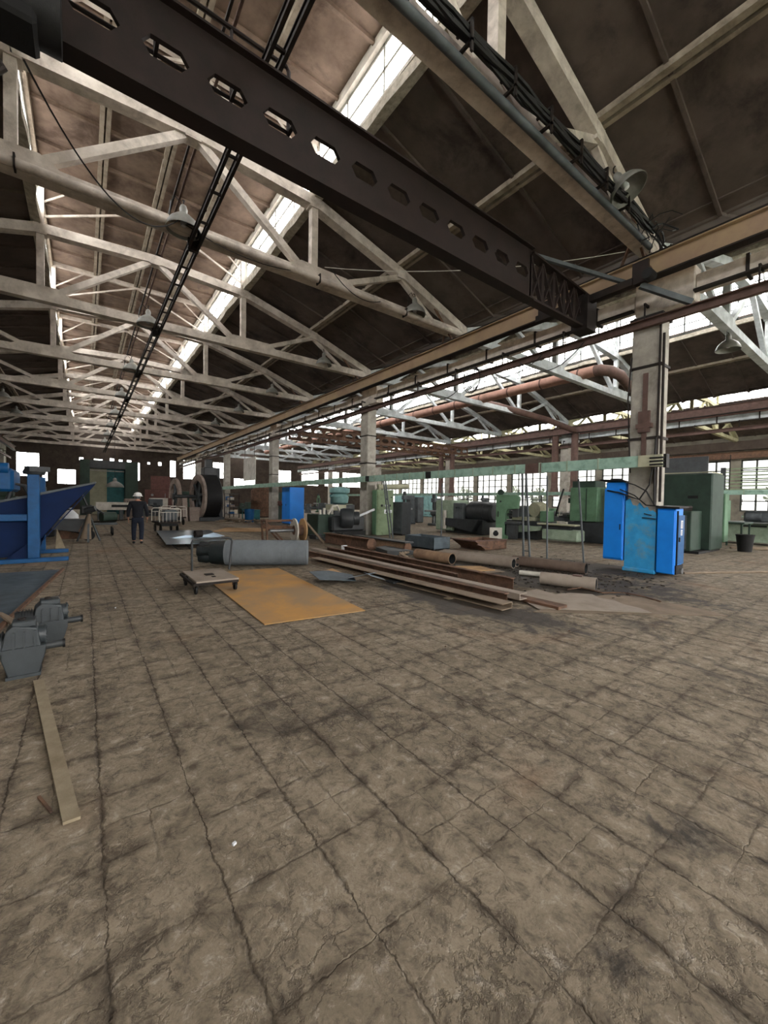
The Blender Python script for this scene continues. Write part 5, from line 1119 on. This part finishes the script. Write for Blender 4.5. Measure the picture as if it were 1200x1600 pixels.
# ---- middle distance of the middle bay
mill('grey milling machine standing left of the dark rounded machine', 19.6, 20.2, radians(200), 1.9)
mill('second grey milling machine, farther left behind the grey bin', 19.0, 22.5, radians(170), 2.1)
cabinet('grey control cabinet with a small white gauge behind the milling machines', 21.0, 24.0, 0, 1.4, .6, 2.0, 'greymach')
lathe_machine('olive-green lathe far behind the grey bin', 21.5, 27.5, radians(100), 2.6, 'olive', 'dkmach')
for k in range(4): cabinet('pale aqua locker in a row below the far windows, %s from the left' % ['first', 'second', 'third', 'fourth'][k], 30.5, 37.5 - k * 1.75, 0, 1.5, .6, 2.5, 'aqua', 'aqua', 0, 2, 'locker', 'pale aqua lockers')
lathe_machine('dark lathe far right of the pale lockers', 24.5, 23.5, radians(110), 2.6, 'dkmach', 'dkmach')
mill('grey-green drill by the far windows behind the round machine', 26.5, 20.0, radians(180), 2.2, 'palegreen')
lathe_machine('green lathe below the far windows, behind the C-frame press', 27, 17.0, radians(95), 2.8, 'green', 'dkmach')
lathe_machine('grey lathe below the far windows, left of the light green box', 24.5, 13.5, radians(95), 2.6, 'greymach', 'dkmach')
mill('dark milling machine between the press and the light green box, far back', 23.9, 12.6, radians(180), 2.0, 'dkgreen')
cabinet('green cabinet by the far windows, behind the louvre panel', 30.0, 7.2, 0, 1.2, .6, 2.0, 'green')
lathe_machine('pale green lathe in the far bay seen right of the dark green machine', 31.0, 4.8, radians(95), 3.0, 'palegreen', 'greymach')
cabinet('dark cabinet standing in front of the far bay windows', 33.5, 13.5, 0, 1.2, .7, 2.2, 'dkgreen')
lathe_machine('green lathe in the far bay under the windows, centre', 36.0, 25.0, radians(95), 3.0, 'green', 'dkmach')
lathe_machine('grey lathe in the far bay under the windows, farther left', 36.0, 32.0, radians(95), 3.0, 'greymach', 'dkmach')
mill('milling machine in the far bay between the two lathes', 35.0, 28.5, radians(180), 2.2, 'greymach')

# ---- around the second column
t = T('control_cabinet', 'olive-green control cabinet with round gauges and white labels at the second column', 'cabinet', (11.2, 15.05, 0))
MB().bbox(10.72, 11.68, 14.88, 15.25, .05, 2.15, .015).build('body', M['olive'], t)
d = MB().bbox(10.76, 11.64, 14.855, 14.88, .12, 2.08, .006).build('door', M['olive'], t)
b = MB()
for x, z in ((10.98, 1.42), (11.44, 1.42), (11.22, 1.72)): b.cyl((x, 14.83, z), (x, 14.855, z), .055, 14)
b.build('gauge', M['black'], d, True)
b = MB(); b.cyl((11.22, 14.825, 1.42), (11.22, 14.855, 1.42), .065, 16); b.box(11.12, 11.34, 14.848, 14.854, 1.05, 1.24); b.box(11.37, 11.57, 14.848, 14.854, 1.08, 1.22); b.build('white_label', M['sticker'], d)
b = MB(); b.add([(11.18, 14.846, 1.08), (11.28, 14.846, 1.08), (11.23, 14.846, 1.19)], [(0, 1, 2)]); b.box(11.41, 11.53, 14.845, 14.847, 1.12, 1.13); b.box(11.41, 11.53, 14.845, 14.847, 1.16, 1.17); b.build('label_print', M['ink'], d)
MB().box(10.70, 10.72, 14.9, 15.23, .1, 2.1).build('side_panel', M['green'], t)
b = MB(); b.cyl((10.9, 15.05, 2.28), (12.4, 14.7, 2.35), .11, 12); b.cyl((10.95, 15.05, 2.15), (10.95, 15.05, 2.42), .09, 12); b.build('top_pipe', M['cream'], t, True)
cabinet('dark grey cabinet on the floor behind the pale two-legged stand', 12.3, 15.2, radians(8), 1.0, .6, 1.6, 'dkmach', 'greymach')
# lathe and teal box left of second column
t = T('old_lathe', 'dark oily lathe with yellowish box on top, left of the second column', 'lathe', (9.5, 17, 0))
MB().bbox(8.1, 8.9, 15.6, 16.7, 0, 1.0, .03).build('cabinet_base', M['dkgreen'], t)
MB().bbox(8.6, 10.3, 15.2, 16.4, .25, .95, .08).build('bed', M['dkmach'], t)
b = MB(); b.lathe((9.0, 15.2, .85), (.8, -.35, 0), [(.001, 0), (.4, 0), (.44, .1), (.44, .5), (.3, .55), (.3, .8), (.001, .8)], 24); b.build('chuck', M['dkmach'], t, True)
MB().bbox(9.1, 9.9, 16.2, 16.8, 1.15, 1.42, .02).build('gear_cover', M['cream'], t)
MB().bar((9.7, 15.2, .85), (10.6, 14.9, 1.25), .1, .1).build('lever_arm', M['steel'], t)
b = MB(); b.tube([(8.6, 15.6, 1.0), (8.8, 15.6, 1.35), (9.1, 15.7, 1.4), (9.3, 15.8, 1.1)], .05, 8); [b.cyl((8.3 + .2 * k, 15.8, 1.0), (8.3 + .2 * k, 15.8, 1.2 + .08 * (k % 2)), .06, 10) for k in range(4)]; b.build('fittings', M['white'], t, True)
MB().box(8.7, 10.4, 15.3, 16.3, 0, .25).build('plinth', M['black'], t)
solo(MB().bar((7.12, 13.2, .02), (6.95, 14.6, .85), .09, .04), 'leaning_board', M['plate'], 'grey board leaning against the dark lathe', 'board')
b = MB(); r = random.Random(11)
for k in range(16): b.cbox((7.9 + r.uniform(-.5, .9), 14.2 + r.uniform(-.6, .6), .08 + r.uniform(0, .2)), (r.uniform(.1, .5), r.uniform(.05, .3), r.uniform(.03, .2)), r.uniform(0, 3), r.uniform(-.4, .4))
solo(b, 'scrap_heap', M['dkmach'], 'low heap of dark scrap in front of the oily lathe', 'scrap heap', kind='stuff')
# drum axle
t = T('reel_cart', 'rusty frame with a big pale round flange behind the large roll', 'reel', (6.2, 14.4, 0))
ax = Vector((1, -.08, 0)).normalized()
for k, dd in enumerate((0, .34)):
    MB().ring(Vector((6.35, 14.2, .46)) + ax * dd, ax, .45, .17, .05, 30).build('flange', M['tan'] if k else M['white'], t, True)
MB().cyl(Vector((6.35, 14.2, .46)), Vector((6.35, 14.2, .46)) + ax * .36, .2, 20).build('hub', M['rust'], t, True)
MB().cyl(Vector((6.35, 14.2, .46)) - ax * .9, Vector((6.35, 14.2, .46)), .06, 12).build('axle', M['steel'], t, True)
b = MB()
for q in (0, .5):
    o_ = Vector((5.5, 14.65 + q, 0)); b.bar(o_, o_ + Vector((-.05, 0, .82)), .06, .06); b.bar(o_ + Vector((.6, -.15, 0)), o_ + Vector((0, 0, .7)), .06, .06); b.bar(o_ + Vector((0, 0, .8)), o_ + Vector((1.0, -.35, .82)), .08, .06); b.bar(o_ + Vector((0, 0, .55)), o_ + Vector((.9, -.3, .55)), .05, .12)
b.bar((5.45, 14.6, .8), (5.45, 15.2, .8), .06, .06); b.bar((5.5, 14.6, .05), (5.5, 15.2, .05), .06, .06); b.build('frame', M['rust'], t)

# ---- third column area
cabinet('tall bright blue cabinet standing between the second and third columns', 11.2, 25.2, 0, 1.3, 1.0, 2.45, 'blue', 'blue', 0, 2, vents=False)
bench('teal workbench left of the tall far blue cabinet', 10.1, 30.4, 0, 2.2, 'teal', 'teal')
solo(MB().lathe((9.4, 28.6, 0), (0, 0, 1), [(.001, 0), (.3, 0), (.34, .9), (.36, .92), (.33, .92), (.28, .1), (.001, .08)], 20), 'waste_drum', M['blueold'], 'open blue-grey drum beside the teal workbench', 'drum', smooth=True)
t = T('drill_stand', 'pinkish topped drill stand right of the teal workbench', 'drill', (11.3, 27, 0)); MB().cyl((11.3, 27.2, 0), (11.3, 27.2, 1.3), .08, 10).build('column', M['rust'], t); MB().bbox(11.0, 11.6, 27.0, 27.4, 1.2, 1.55, .05).build('head', M['redcloth'], t); MB().bbox(11, 11.6, 26.9, 27.5, 0, .1, .02).build('base', M['dkmach'], t)
t = T('hanging_sheet', 'pale grey sheet hanging high between the third and fourth columns', 'sheet', (11.5, 34, 3.1)); MB().box(11.07, 11.12, 32.3, 35.3, 3.2, 5.1).build('sheet_panel', M['white'], t)
for y in (32.6, 35): MB().bar((11.09, y, 5.1), (11.09, y, 6.42), .03, .03).build('hanger', M['darksteel'], t)
solo(MB().bbox(12, 12.6, 30.2, 31.6, .0, 2.2, .02), 'steel_door_leaf', M['dkgreen'], 'dark green door leaf behind the third column', 'door leaf')
t = T('brown_tank', 'brown round-topped tank between the third and fourth columns', 'tank', (13, 36, 0)); MB().cyl((13, 36, .1), (13, 36, 2.4), 1.0, 24).build('shell', M['rust'], t, True); MB().lathe((13, 36, 2.4), (0, 0, 1), [(1.0, 0), (.8, .25), (.4, .4), (.001, .45)], 24).build('dome', M['rust'], t, True); MB().box(12.2, 13.8, 35.2, 36.8, 0, .1).build('plinth', M['darksteel'], t)
t = T('storage_rack', 'dark storage rack with small boxes at the foot of the fourth column', 'rack', (10.4, 36.4, 0))
[MB().box(x - .03, x + .03, y - .03, y + .03, 0, 2.1).build('upright', M['darksteel'], t) for x in (10, 10.8) for y in (35.6, 37.2)]; b = MB(); [b.box(9.97, 10.83, 35.57, 37.23, z, z + .04) for z in (.3, .9, 1.5, 2.05)]; b.build('shelf', M['dkmach'], t)
r = random.Random(4)
for k in range(9):
    z = [.34, .94, 1.54][k % 3]; y = 35.75 + (k // 3) * .5; mm_, cn = [('blueold', 'blue'), ('white', 'white'), ('pinkgrey', 'pink-grey')][(k * 2 + k // 3) % 3]
    solo(MB().bbox(10.05, 10.4 + r.uniform(0, .2), y, y + .35, z, z + r.uniform(.15, .35), .01), 'storage_box', M[mm_], '%s box on the %s shelf of the dark rack, %s' % (cn, ['lowest', 'middle', 'top'][k % 3], ['nearest the camera', 'in the middle', 'farthest back'][k // 3]), 'box', 'boxes on the storage rack')

# ---- great drum machine
OFFX = 0
t = T('winding_drum', 'huge black drum with a pale spoked face wheel beside the fourth column', 'drum machine', (7.8, 31.5, 0))
P0 = Vector((6.55, 31.2, 1.75)); axd = Vector((1, .12, 0)).normalized()
MB().lathe(P0, axd, [(.001, .1), (1.5, .1), (1.6, .12), (1.62, .3), (1.62, 1.1), (1.5, 1.2), (.001, 1.2)], 48).build('drum', M['black'], t, True)
MB().ring(P0 - axd * .1, axd, 1.6, 1.15, .18, 48).build('face_rim', M['pinkgrey'], t, True)
b = MB(); up_ = Vector((0, 0, 1)); sdv = axd.cross(up_)
for k in range(6):
    a = k * pi / 3 + .2; dv = sdv * cos(a) + up_ * sin(a); b.bar(P0 + dv * .2, P0 + dv * 1.2, .16, .12, axd)
b.cyl(P0 - axd * .1, P0 + axd * .1, .32, 20); b.build('spoke', M['greymach'], t)
MB().cyl(P0 - axd * 1.6, P0, .12, 16).build('shaft', M['dkmach'], t, True)
b = MB(); b.bbox(6.5, 8.2, 30.4, 32.6, 0, .3, .03); b.prism([(30.5, .3), (32.4, .3), (31.9, 1.9), (31.0, 1.9)], 7.85, 8.1, 'x'); b.build('base', M['dkmach'], t)
b = MB(); b.prism([(30.7, 0), (32.1, 0), (31.6, 1.85), (31.1, 1.85)], 5.5, 5.8, 'x'); b.build('bearing_stand', M['pinkgrey'], t)
b = MB(); b.bbox(6.9, 7.8, 31.0, 32.0, 3.3, 3.9, .05); b.bbox(7.1, 7.5, 31.2, 31.8, 3.9, 4.5, .03); b.box(7.85, 8.05, 31.2, 31.8, 1.9, 3.9); b.build('drive_head', M['dkmach'], t)
MB().bbox(5.9, 6.9, 30.6, 31.9, .0, 1.0, .03).build('gear_case', M['pinkgrey'], t)
t = T('pulley_wheel', 'pale round pulley wheel standing left of the huge black drum', 'wheel', (5.6, 33.5, 0))
MB().ring((5.35, 33.6, 1.75), (1, .1, 0), 1.35, .95, .2, 40).build('rim', M['pinkgrey'], t, True); b = MB(); b.cyl((5.3, 33.6, 1.75), (5.6, 33.6, 1.75), .25, 16); [b.bar((5.45, 33.6, 1.75), (5.45, 33.6 + cos(a) * 1.0, 1.75 + sin(a) * 1.0), .1, .1) for a in [i * pi / 2.5 for i in range(5)]]; b.build('hub', M['greymach'], t)
b = MB(); b.prism([(33.1, 0), (34.1, 0), (33.8, 1.6), (33.4, 1.6)], 5.0, 5.2, 'x'); b.build('stand', M['redcloth'], t)
lathe_machine('long faded pinkish lathe bed below the pulley wheel', 4.5, 36.5, radians(5), 4.2, 'pinkgrey', 'dkmach', None, 1.15)
b = MB(); r = random.Random(5)
for k in range(40): b.cbox((8.8 + r.uniform(-1.5, 2.0), 27.8 + r.uniform(-2.2, 2.4), .04 + r.uniform(0, .15)), (r.uniform(.15, .9), r.uniform(.04, .3), r.uniform(.02, .12)), r.uniform(0, 3), r.uniform(-.2, .2))
solo(b, 'scrap_heap', M['plate'], 'spread heap of brown scrap on the floor before the black drum', 'scrap heap', kind='stuff')

# ---- left far end: green booth, carts, tripod etc.
t = T('steel_booth', 'big dark green steel booth with pale inner panels at the far end', 'booth', (2, 45, 0))
MB().box(-.35, .35, 44, 46.5, 0, 4.9).build('side_frame', M['dkgreen'], t); MB().box(3.0, 4.0, 44, 46.5, 0, 4.9).build('side_frame', M['dkgreen'], t)
MB().box(.35, 3.0, 44, 46.5, 4.2, 4.9).build('top_frame', M['dkmach'], t)
MB().box(.35, 1.65, 45.6, 45.7, 0, 4.2).build('left_panel', M['cream'], t); MB().box(1.65, 3.0, 45.6, 45.7, 0, 4.2).build('right_panel', M['teal'], t)
MB().box(.35, 3.0, 45.2, 45.5, 4.0, 4.08).build('strip_edge', M['white'], t)
o = copy_tree(proto, None); o.location = (1.9, 38, 2.4); o.scale = (2.2, 2.2, 1.6); o['label'] = 'dark wide lamp shade hanging before the green booth panels'; o['group'] = 'lone low lamp'
solo(MB().tube([(1.9, 38, 3.2), (1.9, 38, 7.4)], .012, 5), 'lamp_cord', M['cable'], 'long thin cord holding the low lamp before the green booth', 'cord')
t = T('white_machine_bench', 'long white machine bench with a dark slot in front of the green booth', 'machine bench', (2, 34, 0))
MB().bbox(.6, 3.6, 34, 35.2, .7, 1.25, .03).build('body', M['white'], t); MB().box(1.5, 2.7, 33.97, 34, .9, 1.08).build('slot', M['black'], t); b = MB(); [b.box(x, x + .2, 34.1, 35, 0, .7) for x in (.7, 2, 3.3)]; b.build('leg', M['greymach'], t)
def cart(label, x, y, rz, m='darksteel', L=1.5, W=.9, m2='white'):
    t = T('railed_cart', label, 'cart', (0, 0, 0))
    MB().bbox(-W / 2, W / 2, -L / 2, L / 2, .42, .5, .01).build('deck', M[m], t)
    b = MB()
    for s in (-1, 1):
        yy = s * L / 2; b.tube([(-W / 2, yy, .5), (-W / 2, yy, 1.05), (-W / 2 + .08, yy, 1.12), (W / 2 - .08, yy, 1.12), (W / 2, yy, 1.05), (W / 2, yy, .5)], .022, 6)
        for k in range(1, 6): b.tube([(-W / 2 + W * k / 6, yy, .5), (-W / 2 + W * k / 6, yy, .95)], .012, 5)
        b.tube([(-W / 2, yy, .95), (W / 2, yy, .95)], .014, 5)
    b.build('end_rail', M[m2], t)
    for sx_ in (-1, 1):
        for sy_ in (-1, 1): MB().lathe((sx_ * (W / 2 - .1) - .03, sy_ * (L / 2 - .2), .19), (1, 0, 0), [(.001, 0), (.16, 0), (.19, .015), (.19, .05), (.001, .06)], 18).build('wheel', M['black'], t, True)
    MB().box(-W / 2 + .1, W / 2 - .1, -L / 2 + .1, L / 2 - .1, .3, .42).build('chassis', M['black'], t)
    return put(t, (x, y, 0), rz)
cart('railed cart standing right of the walking person', 3.1, 21.5, radians(5))
cart('railed cart farther back behind the first one', 4.3, 27, radians(10))
solo(MB().bbox(2.95, 3.55, 21.2, 21.9, .52, 1.05, .06), 'motor_block', M['greymach'], 'grey motor block riding on the railed cart right of the person', 'motor')
t = T('long_hand_cart', 'low hand cart with long handle bars left of the walking person', 'cart', (.9, 20, 0))
MB().bbox(.1, 1.1, 20.2, 21.2, .45, .52, .01).build('deck', M['greymach'], t); b = MB(); b.tube([(.2, 20.3, .55), (1.7, 19.6, .72)], .02, 6); b.tube([(.2, 21.1, .55), (1.7, 20.3, .66)], .02, 6); b.build('handle_bar', M['darksteel'], t)
for x, y in ((.9, 20.3), (.9, 21.1), (.2, 20.7)): MB().lathe((x, y, .17), (1, 0, 0), [(.001, 0), (.17, 0), (.17, .06), (.001, .06)], 16).build('wheel', M['black'], t, True)
b = MB(); b.cyl((.55, 20.7, .75), (1.05, 20.9, .75), .22, 18); solo(b, 'motor_drum', M['dkgreen'], 'round dark green motor on the low hand cart', 'motor', smooth=True)
t = T('surveying_tripod', 'grey tripod with a dark tool head draped in cloth near the hopper tip', 'tripod', (.1, 17.6, 0))
hd_ = Vector((.1, 17.6, 1.05))
for k in range(3):
    a = k * 2 * pi / 3 + .5; MB().bar(hd_, (hd_.x + cos(a) * .38, hd_.y + sin(a) * .38, .02), .06, .04).build('leg', M['greymach'], t)
MB().lathe((.02, 17.5, .12), (.12, .05, 1), [(.17, 0), (.12, .3), (.09, .6), (.05, .88), (.001, .9)], 14).build('cloth', M['plate'], t, True)
b = MB(); b.bbox(-.12, .22, 17.5, 17.75, 1.0, 1.3, .04); b.bar((.1, 17.6, 1.2), (-.1, 17.5, 1.75), .05, .05); b.bar((.15, 17.6, 1.3), (.55, 17.4, 1.0), .06, .05); b.cyl((.0, 17.5, 1.1), (.3, 17.4, 1.2), .1, 12); b.build('tool_head', M['dkmach'], t)
t = T('wheelbarrow', 'dark rusty wheelbarrow between the hopper and the tripod', 'wheelbarrow', (-.5, 18.2, 0))
MB().prism([(-.9, .45), (-.2, .35), (.0, .8), (-1.1, .8)], 17.9, 18.5, 'y').build('tub', M['dkmach'], t); MB().lathe((.1, 18.17, .2), (0, 1, 0), [(.001, 0), (.2, 0), (.2, .06), (.001, .06)], 16).build('wheel', M['black'], t, True)
b = MB(); b.tube([(.1, 18.0, .2), (-1.4, 17.9, .7)], .02, 6); b.tube([(.1, 18.4, .2), (-1.4, 18.5, .7)], .02, 6); b.bar((-.8, 18.0, .45), (-.8, 18.0, 0), .03, .03); b.bar((-.8, 18.4, .45), (-.8, 18.4, 0), .03, .03); b.build('handle', M['darksteel'], t)
t = T('white_sack', 'white full sack tied at the neck, left of the tripod', 'sack', (-.45, 19.6, .4)); MB().lathe((-.45, 19.6, .45), (0, 0, 1), [(.001, 0), (.22, .02), (.28, .2), (.25, .45), (.12, .6), (.05, .66), (.07, .72), (.001, .72)], 18).build('bag', M['sticker'], t, True); MB().ring((-.45, 19.6, 1.08), (0, 0, 1), .08, .05, .03, 12).build('tie', M['ink'], t)
solo(MB().bbox(-.8, -.1, 19.2, 20.0, 0, .45, .02), 'brown_crate', M['rust'], 'brown crate under the white sack', 'crate')
r = random.Random(9)
specs = [('dark machine block behind the wheelbarrow', -1.6, 21, 1.3, 1.0, 1.1, 'dkmach'), ('low brown machine block at the far left', -2.5, 26, 2.0, 1.4, .9, 'rust'), ('grey upright machine left of the green booth', -2.4, 33, 1.2, 1.0, 2.2, 'greymach'),
         ('dark upright machine near the left end windows', -4.8, 40, 1.6, 1.6, 2.6, 'dkgreen'), ('long white slab stack right of the booth', 6.2, 46, 3.4, 1.6, 1.6, 'white'), ('grey crate stack right of the booth, nearer', 5.0, 41, 1.6, 1.0, 1.5, 'greymach'),
         ('dark green machine block at the foot of the end wall', 8.8, 50, 2.0, 1.5, 2.4, 'dkgreen'), ('reddish steel panel standing before the end wall', 7.6, 58, 3.2, .2, 4.4, 'redcloth')]
for lb, x, y, a_, b__, h_, mm_ in specs:
    t = T('machine_block', lb, 'machine', (x, y, 0)); MB().bbox(x - a_ / 2, x + a_ / 2, y - b__ / 2, y + b__ / 2, 0, h_ * .6, .04).build('base', M[mm_], t)
    MB().bbox(x - a_ * .3, x + a_ * .38, y - b__ / 3, y + b__ / 3, h_ * .6, h_, .04).build('upper_body', M[mm_], t)
    b = MB(); b.cyl((x - a_ * .25, y - b__ / 2 - .05, h_ * .45), (x - a_ * .25, y - b__ / 2 + .1, h_ * .45), .15, 14); b.bar((x + a_ * .2, y - b__ / 2 - .02, h_ * .2), (x + a_ * .2, y - b__ / 2 - .02, h_ * .5), .05, .05); b.build('fitting', M['steel'], t, True)
# far machines between the third column and the end wall
fm = [(14.5, 33, 'greymach'), (16, 37.5, 'green'), (14, 44, 'dkgreen'), (18, 41, 'aqua'), (20, 34, 'palegreen'), (22, 39, 'teal'), (23.5, 46, 'greymach'), (26, 50, 'green')]
nm_ = ['grey', 'green', 'dark green', 'pale aqua', 'pale green', 'teal', 'farthest grey', 'farthest green']
for k, (x, y, mm_) in enumerate(fm):
    (mill if k % 2 else lathe_machine)('%s %s deep in the middle bay behind the tall blue cabinet' % (nm_[k], 'milling machine' if k % 2 else 'lathe'), x, y, radians(170 + 10 * k) if k % 2 else radians(80 + 8 * k), 2.3 if k % 2 else 2.8, mm_)
t = T('aqua_hood_machine', 'pale aqua rounded machine behind the dark oily lathe', 'machine', (11.9, 20.6, 0))
MB().bbox(11.4, 12.8, 20, 21.2, 0, 1.4, .04).build('base', M['greymach'], t); MB().lathe((12.1, 20.6, 1.4), (0, 0, 1), [(.3, 0), (.5, .1), (.55, .45), (.4, .6), (.6, .7), (.6, .95), (.001, 1.05)], 24).build('hood', M['aqua'], t, True)
b = MB(); b.cyl((11.4, 20.1, 1.0), (11.2, 20.1, 1.0), .1, 10); b.build('knob', M['black'], t)

# ---- floor litter: small bits
r = random.Random(21)
bits = [(.55, 1.85, 'tiny white chip alone on the foreground floor'), (1.0, 7.9, 'tiny pale chip on the floor just left of the trolley'), (.35, 6.9, 'tiny pale chip on the floor right of the far gear motor'), (3.2, 3.1, 'tiny rusty chip on the floor in front of the orange plate'), (4.9, 2.6, 'tiny rusty chip on the floor in front of the beam ends')]
for k, (x, y, lb) in enumerate(bits):
    b = MB(); b.cbox((x, y, .008), (r.uniform(.01, .025), r.uniform(.01, .02), .01), r.uniform(0, 3)); solo(b, 'debris_chip', M['sticker'] if k < 3 else M['rust'], lb, 'debris', 'scattered chips on the floor')
b = MB()
for k in range(500):
    u_ = r.gauss(0, 1); v_ = r.gauss(0, 1); x = 8.6 + u_ * 1.1; y = 5.1 + v_ * 1.3
    if y < 3 or x < 6.4: continue
    if abs(x - 10.95) < .45 and 3.1 < y < 5: continue
    b.cbox((x, y, .008), (r.uniform(.015, .07), r.uniform(.01, .04), r.uniform(.008, .025)), r.uniform(0, 3), r.uniform(-.2, .2))
solo(b, 'metal_shavings', M['floorstuff'], 'dark litter of shavings and chips around the pipes', 'debris', kind='stuff')
